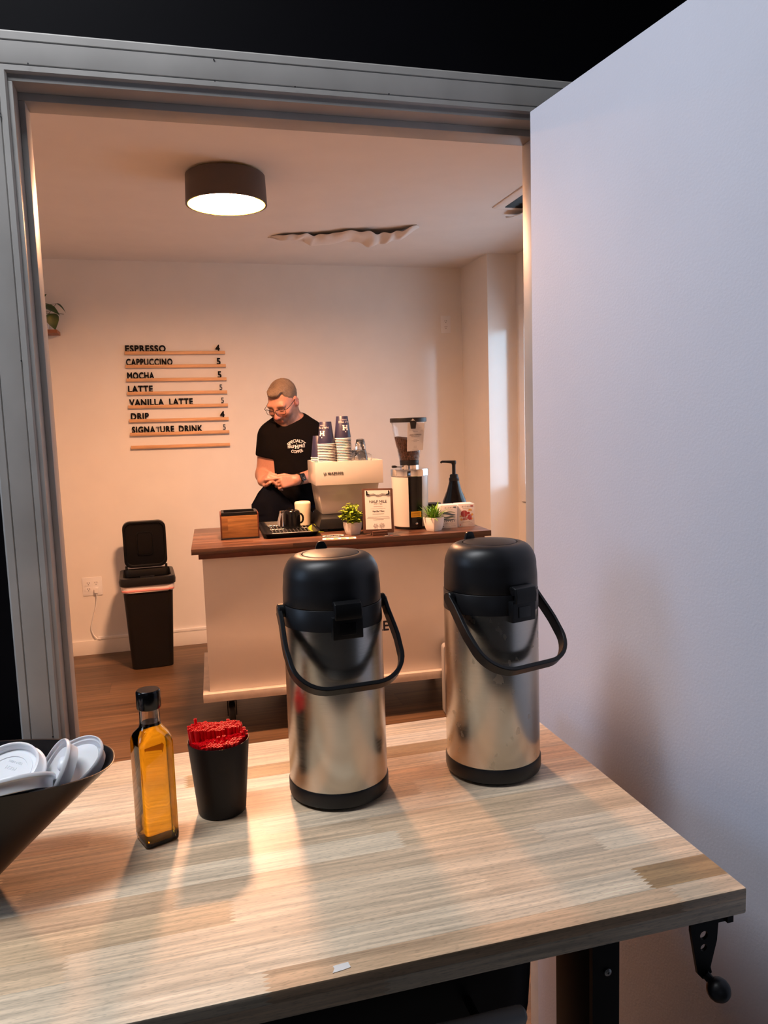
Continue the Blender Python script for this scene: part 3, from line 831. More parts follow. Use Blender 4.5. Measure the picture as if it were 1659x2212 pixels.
# ------------------------------------------------------------------ black bowl and the white lids in it
BX, BY = -0.277, 0.971
bw = MB()
def bowl_ring(k, off=0.0):
    """k 0 at the foot .. 1 at the rim"""
    a = 0.040 + (0.178 - 0.040) * k - off; b = 0.034 + (0.087 - 0.034) * (k ** 0.8) - off
    n = 2.0 + 0.42 * k; cx = BX - 0.012 * (1 - k)
    ring = []
    for i in range(72):
        t = 2 * PI * i / 72
        x = math.copysign(abs(math.cos(t)) ** (2 / n), math.cos(t)) * a
        y = math.copysign(abs(math.sin(t)) ** (2 / n), math.sin(t)) * b
        z = TZ + (0.145 - 0.067 * x - 0.0) * k + 0.0
        ring.append((cx + x * math.cos(0.053) - y * math.sin(0.053), BY + x * math.sin(0.053) + y * math.cos(0.053), z + (0.004 if off else 0) * (1 - k)))
    return ring
ks = [0, 0.02, 0.1, 0.25, 0.4, 0.55, 0.7, 0.85, 0.95, 1.0]
rim_out = [tuple(Vector(p) + Vector((0, 0, 0.0005))) for p in bowl_ring(1.0, 0.001)]
bw.loft([bowl_ring(k) for k in ks] + [rim_out] + [bowl_ring(k, 0.0035) for k in reversed(ks)])
tag(bw.build('serving_bowl', BLKBOWL, smooth=50), 'black boat-shaped serving bowl holding white cup lids on the table', 'bowl')

def make_lid():
    t = thing('cup_lid', 'x', 'lid', (0, 0, 0), 0, 'white lids in the black bowl')
    m = MB()
    m.lathe([(0, 0.0085), (0.024, 0.0085), (0.0245, 0.0095), (0.030, 0.0095), (0.0305, 0.0085), (0.0355, 0.0085), (0.0368, 0.0165), (0.0380, 0.0175), (0.0402, 0.0170), (0.0415, 0.0065), (0.0430, 0.0055),
             (0.0448, 0.0045), (0.0452, 0.0020), (0.0440, 0.0), (0.0432, 0.0005), (0.0440, 0.0022), (0.0432, 0.0036), (0.0408, 0.0050), (0.0396, 0.0155), (0.0384, 0.0162), (0.0374, 0.0155), (0.0362, 0.0072), (0, 0.0072)], 72)
    m.build('lid_shell', LIDPL, t, smooth=50)
    s = MB()
    rings = []
    for z, sx, sy in ((0.008, 0.011, 0.0065), (0.012, 0.0100, 0.0058), (0.0155, 0.0075, 0.0042), (0.0165, 0.004, 0.002)):
        rings.append([(0.0, 0.024, z)] * 0 + [(sx * math.cos(a), 0.0265 + sy * math.sin(a), z) for a in [2 * PI * i / 24 for i in range(24)]])
    s.loft(rings)
    # the same sip dome seen from the hollow underside
    s.loft([[(x, y, 0.0078 - (z - 0.008) * 0.9) for x, y, z in r] for r in rings])
    s.build('sip_dome', LIDPL, t, smooth=60)
    e = MB(); vs, fs = text_mesh('PUSH', 0.0065, 0.0, 0.0004, 'CENTER')
    e.add(vs, fs, 0, Matrix.Translation((0, -0.010, 0.0087)))
    vs, fs = text_mesh('TEAR HERE', 0.0042, 0.0, 0.0004, 'CENTER')
    e.add(vs, fs, 0, Matrix.Translation((0, -0.018, 0.0087)))
    e.build('embossing', LIDPL, t)
    return t
def orient(normal, spin=0.0):
    q = Vector(normal).normalized().to_track_quat('Z', 'Y')
    return (q.to_matrix().to_4x4() @ Matrix.Rotation(spin, 4, 'Z')).to_euler()
lid0 = make_lid()
lid0['label'] = 'white coffee cup lid standing hollow side to the viewer at the bowl tip'
lid0.location = (-0.154, 0.978, 0.993); lid0.rotation_euler = orient((0.41, 0.26, -0.85), 2.6)
bpy.context.view_layer.update()
for ch in lid0.children: KIDS.setdefault(lid0.name, []).append(ch)
for loc, nrm, spin, lab in (
    ((-0.175, 0.959, 0.990), (0.80, 0.20, -0.52), 0.6, 'white lid standing on edge between the hollow lid and the front lid'),
    ((-0.222, 0.978, 0.985), (-0.16, -0.42, 0.88), 2.9, 'white coffee cup lid lying face up with a raised ring, at the picture edge'),
    ((-0.207, 0.933, 0.997), (0.12, -0.52, -0.84), 0.3, 'white lid lying upside down along the front rim of the black bowl')):
    dup(lid0, loc, 0, lab, rot=orient(nrm, spin))

# ------------------------------------------------------------------ black bin under the table
bn = thing('storage_bin', 'black tapered plastic bin with a grey bar, standing under the table', 'bin', (-0.0385, 0.972, 0))
m = MB()
r_ = lambda s, z, k: [(x * s, y * s, z) for x, y in rrect(-0.4215, 0.4215, -0.215, 0.215, 0.05, 5)]
m.loft([r_(0.75, 0, 0), r_(0.75, 0.004, 0), r_(0.985, 0.70, 0), r_(1.0, 0.805, 0), r_(1.0, 0.812, 0), r_(0.975, 0.812, 0), r_(0.96, 0.70, 0), r_(0.735, 0.01, 0)])
m.build('bin_body', BLKMET, bn)
m = MB().tube([(-0.10, -0.252, 0.741), (0.20, -0.252, 0.741), (0.3645, -0.252, 0.741), (0.3705, -0.252, 0.741), (0.3735, -0.252, 0.741)], [0.0105, 0.0105, 0.0105, 0.0095, 0.006], 20)
m.build('bin_bar', GREYPL, bn)
for x in (-0.06, 0.32): MB().tube([(x, -0.25, 0.741), (x, -0.19, 0.741)], 0.005, 10).build('bar_bracket', BLKMET, bn)

# ================================================================== COFFEE ROOM: COUNTER
CA = math.radians(-2.4)
CX, CY, CZ = 0.029, 3.444, 0.875
CT = Matrix.Translation((CX, CY, 0)) @ Matrix.Rotation(CA, 4, 'Z')
ct = thing('coffee_counter', 'white rolling coffee counter with a dark walnut top, in the middle of the coffee room', 'counter', (CX, CY, 0), CA)
CWD, CD = 1.40, 0.715
MB().box(0, CWD, 0, CD, CZ - 0.027, CZ).build('countertop', WALNUT, ct, bevel=0.002)
MB().box(0.030, CWD - 0.030, 0.012, CD - 0.03, CZ - 0.050, CZ - 0.0272).build('apron', REDWOOD, ct, bevel=0.001)
MB().box(0.045, CWD - 0.045, 0.045, CD - 0.05, 0.205, CZ - 0.0502).build('cabinet_body', CABW, ct, bevel=0.002)
m = MB()
m.box(0.014, CWD - 0.014, 0.014, CD - 0.02, 0.165, 0.2048)
m.build('base_board', WHITEWOOD, ct, bevel=0.003)
m = MB(); add_text(m, 'HALF MILE', 0.0665, Matrix.Translation((0.892, 0.0443, 0.419)) @ WALLT, weight=0.0016, depth=0.001, align='RIGHT', spacing=1.0, sx=0.92)
m.build('lettering', NAVYINK, ct)['label'] = 'navy lettering on the white counter front'
for x in (0.14, CWD - 0.14):
    for y in (0.11, CD - 0.11):
        m = MB()
        m.box(x - 0.035, x + 0.035, y - 0.035, y + 0.035, 0.156, 0.1648)
        m.lathe([(0, 0.137), (0.026, 0.137), (0.026, 0.1558), (0, 0.1558)], 24, 0, Matrix.Translation((x, y, 0)))
        for s in (-1, 1):
            m.prism([(y - 0.022, 0.137), (y + 0.022, 0.137), (y + 0.034, 0.055), (y + 0.010, 0.055)], x + s * 0.0200 - 0.002, x + s * 0.0200 + 0.002, T=Matrix(((0, 0, 1, 0), (1, 0, 0, 0), (0, 1, 0, 0), (0, 0, 0, 1))))
        c = m.build('caster', BLKMET, ct)
        MB().lathe([(0, -0.015), (0.052, -0.015), (0.060, -0.010), (0.0625, 0), (0.060, 0.010), (0.052, 0.015), (0, 0.015)], 36, 0, Matrix.Translation((x, y + 0.022, 0.0625)) @ Matrix.Rotation(PI / 2, 4, 'Y')).build('caster_wheel', BLKPL, c)

# ------------------------------------------------------------------ wooden box at the left end
wb = thing('wooden_box', 'open wooden box with a black lining on the left end of the coffee counter', 'box', (0.262, 3.664, CZ), CA)
hw, dp, hh = 0.084, 0.150, 0.128
m = MB().box(-hw, hw, -0.002, 0.012, 0.008, hh - 0.016).build('front_panel', ACACIA, wb, bevel=0.001)
MB().box(-hw, hw, dp - 0.012, dp, 0.008, hh - 0.016).build('rear_panel', ACACIA, wb, bevel=0.001)
for s in (-1, 1):
    x0, x1 = sorted((s * (hw + 0.0002), s * (hw + 0.006)))
    MB().box(x0, x1, -0.002, dp + 0.002, 0.008, hh - 0.006).build('side_panel', REDWOOD, wb, bevel=0.001)
MB().box(-hw - 0.006, hw + 0.006, -0.004, dp + 0.002, 0, 0.0078).build('base', BLKPL, wb, bevel=0.001)
m = MB()
o_ = rrect(-hw, hw, 0.0005, dp - 0.001, 0.01, 4); i_ = rrect(-hw + 0.012, hw - 0.012, 0.014, dp - 0.014, 0.008, 4)
R3 = lambda p, z: [(x, y, z) for x, y in p]
m.loft([R3(o_, hh - 0.0155), R3(o_, hh), R3(i_, hh), R3(i_, 0.02)], True, True)
m.build('lining', BLKSAT, wb)

# ------------------------------------------------------------------ black tray with drainer grid
tr = thing('serving_tray', 'black rectangular tray with a bar grid, between the wooden box and the machine', 'tray', (0.512, 3.842, CZ), CA)
m = MB(); a, b = 0.128, 0.245
def rr(ex, z, r=0.03): return [(x, y, z) for x, y in rrect(-a - ex, a + ex, -b - ex, b + ex, r, 6)]
m.loft([rr(-0.02, 0.0), rr(-0.012, 0.001), rr(0, 0.020), rr(0.008, 0.0215), rr(0.008, 0.0235), rr(-0.003, 0.0225), rr(-0.014, 0.003), rr(-0.02, 0.002)])
m.build('tray_pan', BLKSAT, tr, smooth=45)
m = MB()
for i in range(11):
    x = -0.085 + 0.0178 * i
    m.tube([(x, -0.17, 0.0165), (x, 0.13, 0.0165)], 0.0022, 6)
for y in (-0.17, -0.02, 0.13): m.tube([(-0.09, y, 0.0135), (0.098, y, 0.0135)], 0.0022, 6)
for x in (-0.08, 0.09):
    for y in (-0.165, 0.125): m.tube([(x, y, 0.003), (x, y, 0.0135)], 0.0025, 6)
m.build('drainer_grid', ZINC, tr)
m = MB().tube([(-0.085, -0.205, 0.0065), (-0.075, 0.06, 0.0065), (-0.074, 0.10, 0.0065)], [0.0028, 0.0028, 0.0075], 10, flat=0.0028)
tag(m.build('teaspoon', CHROME, loc=(0.512, 3.842, CZ), rot=(0, 0, CA)), 'small steel teaspoon lying in the left side of the black tray', 'spoon')

# cups standing on the tray
GZ = CZ + 0.0188
def mug(name, label, cat, loc, rz, prof, mat, n=40):
    t = thing(name, label, cat, loc, rz)
    MB().lathe(prof, n).build('mug_body', mat, t, smooth=50)
    return t
t = mug('coffee_mug', 'glossy black mug with a handle standing upside down on the black tray', 'mug', (0.532, 3.815, GZ), 0.25,
        [(0, 0.006), (0.037, 0.004), (0.0405, 0), (0.0425, 0.001), (0.0425, 0.055), (0.0415, 0.078), (0.038, 0.086), (0.034, 0.0885), (0.030, 0.0885), (0.029, 0.0865), (0, 0.0865)], BLKGL)
MB().tube([(0.040, 0, 0.022), (0.049, 0, 0.0215), (0.056, 0, 0.026), (0.060, 0, 0.035), (0.061, 0, 0.045), (0.059, 0, 0.055), (0.054, 0, 0.063), (0.048, 0, 0.067), (0.039, 0, 0.067)], 0.0052, 12).build('mug_handle', BLKGL, t)
t = thing('coffee_tumbler', 'tall cream tumbler standing upside down behind the black mug', 'cup', (0.603, 3.905, GZ - 0.0))
MB().lathe([(0, 0.008), (0.030, 0.004), (0.0345, 0), (0.0365, 0.001), (0.0390, 0.060), (0.0415, 0.108), (0.0405, 0.116), (0.036, 0.1205), (0.028, 0.1215), (0, 0.1215)], 40).build('tumbler_body', CREAM, t, smooth=50)
t = thing('milk_pitcher', 'small tapered steel pitcher standing beside the black mug on the tray', 'pitcher', (0.500, 3.895, GZ), -2.3)
MB().lathe([(0, 0.001), (0.030, 0.0), (0.033, 0.002), (0.030, 0.03), (0.020, 0.066), (0.019, 0.072), (0.021, 0.078), (0.0195, 0.078), (0.0175, 0.072), (0.0185, 0.064), (0.028, 0.028), (0.030, 0.004), (0, 0.003)], 36).build('pitcher_body', CHROME, t, smooth=50)
MB().tube([(-0.020, 0, 0.066), (-0.032, 0, 0.064), (-0.040, 0, 0.050), (-0.040, 0, 0.030), (-0.031, 0, 0.018)], 0.003, 8).build('pitcher_handle', CHROME, t)

# lime cloth beside the machine
gx = MB(); nu, nv = 22, 12
vs = []
rc = random.Random(5)
for i in range(nu + 1):
    for j_ in range(nv + 1):
        u, v = i / nu, j_ / nv
        x = 0.655 + 0.075 * v + 0.012 * math.sin(u * 9 + v * 3) - 0.03 * u
        y = 3.90 - 0.20 * u + 0.01 * math.sin(v * 8)
        z = CZ + 0.004 + 0.017 * math.exp(-((u - 0.25) / 0.22) ** 2) * (0.6 + 0.4 * math.sin(v * 5 + 1)) + 0.009 * (0.5 + 0.5 * math.sin(u * 17 + v * 6)) * (1 - u)
        vs.append((x - 0.02, y, z))
top = vs; bot = [(x, y, max(CZ + 0.0006, z - 0.004)) for x, y, z in vs]
N = (nu + 1) * (nv + 1); fs = []
for i in range(nu):
    for j_ in range(nv):
        p = i * (nv + 1) + j_
        fs.append((p, p + 1, p + nv + 2, p + nv + 1)); fs.append((N + p, N + p + nv + 1, N + p + nv + 2, N + p + 1))
bd = [i * (nv + 1) for i in range(nu + 1)] + [nu * (nv + 1) + j_ for j_ in range(1, nv + 1)] + [i * (nv + 1) + nv for i in range(nu - 1, -1, -1)] + [j_ for j_ in range(nv - 1, 0, -1)]
for p, q in zip(bd, bd[1:] + bd[:1]): fs.append((p, q, N + q, N + p))
gx.add(top + bot, fs)
tag(gx.build('cleaning_cloth', LIME, smooth=70, rot=(0, 0, 0)), 'crumpled lime green cloth lying beside the black machine base', 'cloth')

# ------------------------------------------------------------------ espresso machine
em = thing('espresso_machine', 'white espresso machine seen from behind with cups stacked on its top', 'espresso machine', (0.8125, 3.70, CZ), CA)
def frustum(m, z0, r0_, z1, r1_):
    a = [(r0_[0], r0_[2], z0), (r0_[1], r0_[2], z0), (r0_[1], r0_[3], z0), (r0_[0], r0_[3], z0)]
    b = [(r1_[0], r1_[2], z1), (r1_[1], r1_[2], z1), (r1_[1], r1_[3], z1), (r1_[0], r1_[3], z1)]
    m.loft([a, b])
m = MB(); frustum(m, 0.0835, (-0.137, 0.128, 0.045, 0.30), 0.2305, (-0.158, 0.150, 0.020, 0.29))
m.build('body', MACH, em, bevel=0.003)
m = MB()
h0, h1 = 0.231, 0.346; x0, x1, y0, y1 = -0.170, 0.169, 0.0, 0.300; wt = 0.006
m.box(x0, x1, y0, y0 + wt, h0, h1); m.box(x0, x1, y1 - wt, y1, h0, h1)
m.box(x0, x0 + wt, y0 + wt, y1 - wt, h0, h1); m.box(x1 - wt, x1, y0 + wt, y1 - wt, h0, h1)
m.box(x0 + wt, x1 - wt, y0 + wt, y1 - wt, h0, h0 + 0.006)
m.build('cup_rail', MACH, em, bevel=0.0015)
MB().box(x0 + wt + 0.001, x1 - wt - 0.001, y0 + wt + 0.001, y1 - wt - 0.001, h1 - 0.022, h1 - 0.018).build('cup_warmer_tray', ZINC, em)
m = MB(); add_text(m, 'LA MARZOCCO', 0.0165, Matrix.Translation((-0.130, -0.0016, 0.284)) @ WALLT, weight=0.0001, depth=0.0016, spacing=1.08, sx=0.78)
m.build('machine_lettering', M('lettering_dark_chrome', (0.10, 0.10, 0.10), 0.25, 1.0), em)['label'] = 'raised chrome lettering'
m = MB(); frustum(m, 0.014, (-0.165, 0.170, 0.0, 0.50), 0.0633, (-0.150, 0.155, 0.012, 0.49)); frustum(m, 0.0633, (-0.150, 0.155, 0.012, 0.36), 0.083, (-0.141, 0.133, 0.040, 0.31))
m.build('base_housing', BLKSAT, em, bevel=0.003)
m = MB(); m.box(-0.150, 0.155, 0.315, 0.48, 0.0636, 0.072); m.build('drip_tray', CHROME, em, bevel=0.001)
for x, y in ((-0.13, 0.03), (0.135, 0.03), (-0.13, 0.46), (0.135, 0.46)):
    MB().lathe([(0, 0), (0.016, 0), (0.017, 0.004), (0.014, 0.0139), (0, 0.0139)], 20, 0, Matrix.Translation((x, y, 0))).build('foot', BLKPL, em)
m = MB(); m.lathe([(0, 0.13), (0.03, 0.13), (0.034, 0.145), (0.034, 0.19), (0, 0.19)], 28, 0, Matrix.Translation((0, 0.37, 0)))
m.box(-0.03, 0.03, 0.2895, 0.37, 0.15, 0.19)
gh = m.build('group_head', CHROME, em)
MB().tube([(0, 0.40, 0.122), (0, 0.44, 0.122), (0, 0.54, 0.115)], [0.008, 0.011, 0.014], 12).build('portafilter_handle', BLKPL, gh)
m = MB()
m.tube([(-0.1385, 0.24, 0.17), (-0.148, 0.24, 0.17)], 0.010, 14); m.build('steam_knob', BLKPL, em)

# ------------------------------------------------------------------ paper cups, upside down, rim down, in three stacks
ZCUP = CZ + 0.3285
def make_cup():
    t = thing('paper_cup', 'x', 'paper cup', (0, 0, 0), 0, 'navy paper cups on the espresso machine')
    b = MB().lathe([(0, 0.1065), (0.0270, 0.1065), (0.0275, 0.1120), (0.0282, 0.1125), (0.0288, 0.1118), (0.0415, 0.0065), (0.0408, 0.0065), (0.0275, 0.1040), (0, 0.1040)], 40)
    b.build('cup_wall', NAVY, t)
    MB().lathe([(0.0414, 0.0046), (0.0430, 0.0044), (0.0443, 0.0034), (0.0443, 0.0012), (0.0430, 0.0002), (0.0410, 0.0012), (0.0406, 0.0036), (0.0414, 0.0046)], 40).build('cup_rim', RIMW, t)
    return t
def cup_print(parent, rz):
    m = MB(); parts = MB()
    add_text(parts, 'HALF MILE', 0.0135, Matrix.Translation((0, 0.022, 0)), weight=0.0001, depth=0.0, align='CENTER', sx=1.15)
    add_text(parts, 'COFFEE', 0.0062, Matrix.Translation((0, 0.0125, 0)), weight=0.0002, depth=0.0, align='CENTER', spacing=1.6)
    emblem(parts, Matrix.Translation((0, 0.042, 0)), 0.036, 0.0)
    vs = []
    for p in parts.v:                                             # wrap on the inverted cone of the cup
        x, y = -p.x, 0.110 - p.y
        r = 0.0288 + (0.1118 - y) * (0.0415 - 0.0288) / 0.1053 + 0.0004
        a = x / 0.035
        vs.append((r * math.sin(a), -r * math.cos(a), y))
    m.add(vs, parts.f)
    o = m.build('cup_print', PRINT, parent, rot=(0, 0, rz), recalc=False); return o
cup0 = make_cup(); bpy.context.view_layer.update()
KIDS[cup0.name] = list(cup0.children)
ORD = ['bottom', 'second', 'third', 'fourth', 'fifth', 'sixth', 'seventh', 'eighth', 'ninth', 'tenth', 'eleventh', 'twelfth', 'thirteenth', 'fourteenth', 'fifteenth', 'sixteenth', 'seventeenth', 'eighteenth', 'nineteenth']
stacks = ((0.7125, 3.762, 14, 0.0078, 'middle stack on the machine', 'left stack of cups in front of the man', -0.75),
          (0.7985, 3.772, 17, 0.0079, 'tallest stack on the machine', 'tallest stack', 0.22),
          (0.694, 3.862, 5, 0.0082, 'low stack at the machine back', 'low back stack', None))
first = True
for sx_, sy_, n, pz, nm, short, lr in stacks:
    for i in range(n):
        lab = 'upside-down navy paper cup, %s in the %s' % (('topmost' if i == n - 1 else ORD[i] + (' from below' if i else ' one')), nm)
        jx, jy = random.uniform(-0.0006, 0.0006), random.uniform(-0.0006, 0.0006)
        loc = (sx_ + jx, sy_ + jy, ZCUP + i * pz)
        if first: cup0.location = loc; cup0['label'] = lab; o = cup0; first = False
        else: o = dup(cup0, loc, 0, lab)
        if i == n - 1 and lr is not None: cup_print(o, lr)

# ------------------------------------------------------------------ glass mugs on the machine
def glass_mug(label, loc, rz, s=1.0, handle=True):
    t = thing('glass_mug', label, 'glass', loc, rz, 'upturned glasses on the espresso machine')
    MB().lathe([(0.0300 * s, 0.0), (0.0330 * s, 0.0), (0.0335 * s, 0.002), (0.0310 * s, 0.030 * s), (0.0255 * s, 0.058 * s), (0.0235 * s, 0.064 * s), (0.018 * s, 0.066 * s), (0, 0.066 * s), (0, 0.058 * s), (0.019 * s, 0.0575 * s), (0.0225 * s, 0.054 * s), (0.028 * s, 0.029 * s), (0.0302 * s, 0.002), (0.0300 * s, 0.0)], 36).build('glass_body', GLASS, t, smooth=50)
    if handle: MB().tube([(0.0315 * s, 0, 0.012 * s), (0.042 * s, 0, 0.011 * s), (0.049 * s, 0, 0.022 * s), (0.046 * s, 0, 0.038 * s), (0.036 * s, 0, 0.044 * s), (0.0275 * s, 0, 0.045 * s)], 0.004, 10).build('glass_handle', GLASS, t, smooth=60)
    return t
glass_mug('lower glass mug with a handle, upside down beside the tallest cup stack', (0.8835, 3.745, ZCUP), -0.2, 1.08)
glass_mug('smaller glass cup balanced upside down on top of a glass mug', (0.8825, 3.746, ZCUP + 0.0716), 2.6, 0.80, False)
glass_mug('glass mug upside down behind the other glass mugs on the machine', (0.880, 3.850, ZCUP), 0.6, 1.08)

# ------------------------------------------------------------------ small pots
def square_pot(t, w0, w1, h):
    m = MB(); rg = lambda w, z: [(x, y, z) for x, y in rrect(-w, w, -w, w, 0.004, 3)]
    R = []
    for k in (0, 0.06, 0.2, 0.4, 0.6, 0.8, 1.0):
        w = w0 + (w1 - w0) * math.sin(k * PI / 2) ** 0.8
        R.append(rg(w, h * k))
    m.loft(R + [rg(w1 - 0.004, h), rg(w1 - 0.0055, h * 0.86)])
    m.build('pot', CERAM, t, smooth=40)
    m = MB(); m.loft([rg(w1 - 0.0062, h * 0.78), rg(w1 - 0.0062, h * 0.88)]); m.build('potting_moss', SOIL, t)
def leaf(m, base, d, L, W, up=Vector((0, 0, 1)), curl=0.3, n=4, thick=0.0006):
    d = Vector(d).normalized(); side = d.cross(up)
    side = side.normalized() if side.length > 1e-4 else Vector((1, 0, 0))
    nrm = side.cross(d).normalized(); L_ = []; R_ = []; M_ = []
    for i in range(n + 1):
        k = i / n; wv = W * math.sin(PI * min(1, 0.08 + 0.92 * k)) ** 0.8 * (1 - 0.25 * k)
        c = Vector(base) + d * (L * k) - nrm * (curl * L * k * k)
        L_.append(c + side * wv * 0.5 + nrm * wv * 0.12); R_.append(c - side * wv * 0.5 + nrm * wv * 0.12); M_.append(c)
    vs = L_ + M_ + R_; fs = []
    for i in range(n):
        for a in (0, n + 1): fs.append((a + i, a + i + 1, a + n + 2 + i, a + n + 1 + i))
    m.add(vs, fs)
p1 = thing('potted_plant', 'small bushy yellow-green plant in a white pot beside the clipboard stand', 'plant', (0.789, 3.572, CZ), 0.35)
square_pot(p1, 0.0245, 0.034, 0.060)
rp = random.Random(11); fo = MB(); stm = MB()
for i in range(64):
    a = rp.uniform(0, 2 * PI); el = rp.uniform(0.05, 1.45); L = rp.uniform(0.050, 0.085) if el < 1.1 else rp.uniform(0.07, 0.095)
    d = Vector((math.cos(a) * math.cos(el), math.sin(a) * math.cos(el), math.sin(el)))
    b0 = Vector((rp.uniform(-0.012, 0.012), rp.uniform(-0.012, 0.012), 0.052)); tip = b0 + d * L * Vector((0.62, 0.62, 1)).length / 1.3
    tip = Vector((max(-0.046, min(0.046, tip.x)), max(-0.046, min(0.046, tip.y)), tip.z))
    stm.tube([b0, (b0 + tip) / 2 + Vector((0, 0, 0.004)), tip], 0.0009, 5)
    for j_ in range(11):
        k = 0.25 + 0.75 * j_ / 10; c = b0.lerp(tip, k); a2 = rp.uniform(0, 2 * PI)
        dd = Vector((math.cos(a2), math.sin(a2), rp.uniform(-0.1, 0.9)))
        leaf(fo, c, dd, rp.uniform(0.015, 0.024), rp.uniform(0.013, 0.019), curl=rp.uniform(0, 0.5), n=3)
stm.build('stem', STEMC, p1); fo.build('foliage', LEAFY, p1, smooth=60, recalc=False)
p2 = thing('potted_grass_plant', 'small grass-like green plant in a white pot in front of the grinder', 'plant', (1.180, 3.510, CZ), 0.52)
square_pot(p2, 0.026, 0.037, 0.066)
fo = MB()
for i in range(120):
    a = rp.uniform(0, 2 * PI); el = rp.uniform(0.35, 1.5); L = rp.uniform(0.055, 0.095)
    d = Vector((math.cos(a) * math.cos(el), math.sin(a) * math.cos(el), math.sin(el)))
    leaf(fo, (rp.uniform(-0.02, 0.02), rp.uniform(-0.02, 0.02), 0.057), d, L * (0.75 + 0.25 * math.sin(el)), rp.uniform(0.005, 0.0085), curl=rp.uniform(0.1, 0.55), n=6)
fo.build('foliage', LEAFG, p2, smooth=60, recalc=False)

# ------------------------------------------------------------------ clipboard menu
cl = thing('clipboard_menu', 'dark wooden clipboard with a drinks sheet on a small stand', 'clipboard', (0.898, 3.474, CZ), CA)
lean = Matrix.Translation((-0.002, 0.010, 0.010)) @ Matrix.Rotation(math.radians(1.6), 4, 'Y') @ Matrix.Rotation(math.radians(-9), 4, 'X')
m = MB(); m.prism(rrect(-0.0745, 0.0745, 0.0, 0.212, 0.006, 4), -0.006, 0, T=lean @ WALLT); m.build('board', CLIPW, cl, bevel=0.001)
m = MB(); m.box(-0.036, 0.036, -0.012, 0.032, 0, 0.013); m.box(-0.036, 0.036, -0.012, 0.000, 0.0132, 0.022); m.build('stand', CLIPW, cl, bevel=0.0015)
m = MB(); m.prism([(-0.062, 0.018), (0.062, 0.018), (0.062, 0.203), (-0.062, 0.203)], 0.0004, 0.0010, T=lean @ WALLT)
sheet = m.build('sheet', PAPER, cl)
TT = lambda x, y: lean @ WALLT @ Matrix.Translation((x, y, 0.0013))
m = MB()
add_text(m, 'HALF MILE', 0.0175, TT(0, 0.1435), weight=0.0001, depth=0.0003, align='CENTER', sx=1.05)
add_text(m, 'COFFEE', 0.0078, TT(0, 0.1350), depth=0.0003, align='CENTER', spacing=1.7)
add_text(m, 'Vanilla Mint', 0.0125, TT(0, 0.0995), weight=0.00005, depth=0.0003, align='CENTER')
m.build('sheet_print', INK, sheet)
m = MB()
def rule(x0, x1, y, h=0.0012): m.add([(x0, y - h / 2, 0), (x1, y - h / 2, 0), (x1, y + h / 2, 0), (x0, y + h / 2, 0)], [(0, 1, 2, 3)], 0, TT(0, 0))
rule(-0.022, 0.022, 0.126); rule(-0.036, 0.036, 0.1155, 0.0008); rule(-0.028, 0.028, 0.0905, 0.0015)
for y, w_ in ((0.0760, 0.052), (0.0695, 0.055), (0.0630, 0.025)): rule(-w_, w_, y, 0.0016)
# two small flower drawings in line
def stroke(pts): m.tube([TT(x, y) @ Vector((0, 0, 0)) for x, y in pts], 0.0005, 4)
for cx, cy, R, nP in ((-0.014, 0.0335, 0.011, 6), (0.016, 0.0345, 0.012, 7)):
    for k in range(nP):
        a = 2 * PI * k / nP
        stroke([(cx + R * 0.25 * math.cos(a), cy + R * 0.25 * math.sin(a)), (cx + R * math.cos(a - 0.25), cy + R * math.sin(a - 0.25)), (cx + R * 1.1 * math.cos(a), cy + R * 1.1 * math.sin(a)), (cx + R * math.cos(a + 0.25), cy + R * math.sin(a + 0.25)), (cx + R * 0.25 * math.cos(a), cy + R * 0.25 * math.sin(a))])
m.build('sheet_small_print', INKGREY, sheet)
m = MB()
for s in (-1, 1): m.prism([(s * 0.056, 0.201), (s * 0.051, 0.201), (s * 0.051, 0.187), (s * 0.040, 0.184), (s * 0.042, 0.180), (s * 0.056, 0.181)][::s], 0.0012, 0.004, T=lean @ WALLT)
m.tube([lean @ WALLT @ Vector((x, y, 0.003)) for x, y in ((-0.045, 0.183), (-0.02, 0.186), (-0.008, 0.180), (0.008, 0.180), (0.02, 0.186), (0.045, 0.183))], 0.0012, 6)
m.build('clip', BLKMET, cl)

# ------------------------------------------------------------------ grinder
gr = thing('coffee_grinder', 'tall white and black coffee grinder with a clear hopper of beans', 'grinder', (1.112, 3.668, CZ), -0.05)
def oct_ring(r, z, n=40): return [(r * math.cos(2 * PI * i / n), r * math.sin(2 * PI * i / n), z) for i in range(n)]
m = MB(); m.lathe([(0, 0), (0.082, 0), (0.084, 0.003), (0.084, 0.012), (0, 0.012)], 56); m.build('base', BLKPL, gr)
m = MB(); m.lathe([(0, 0.0122), (0.0855, 0.0122), (0.087, 0.014), (0.0925, 0.260), (0.0925, 0.262), (0, 0.262)], 64); m.build('housing', MACH, gr)
m = MB()                                                           # black strip wrapped on the front of the housing
for z0, z1 in ((0.0135, 0.2605),):
    ring = []
    for k in range(2):
        pass
vs = []; na = 14
a0, a1 = -PI / 2 - 0.33, -PI / 2 + 0.44
for z in (0.0128, 0.2612):
    rr0 = 0.087 + 0.0055 * (z - 0.014) / 0.246
    for off in (0.0002, 0.0022):
        for i in range(na + 1):
            a = a0 + (a1 - a0) * i / na; vs.append(((rr0 + off) * math.cos(a), (rr0 + off) * math.sin(a), z))
q = na + 1; fs = []
for i in range(na):
    fs += [(q + i, q + i + 1, 3 * q + i + 1, 3 * q + i), (i, 2 * q + i, 2 * q + i + 1, i + 1), (2 * q + i, 3 * q + i, 3 * q + i + 1, 2 * q + i + 1), (i, i + 1, q + i + 1, q + i)]
fs += [(0, q, 3 * q, 2 * q), (na, 2 * q + na, 3 * q + na, q + na)]
m.add(vs, fs); fp = m.build('front_panel', BLKGL, gr)
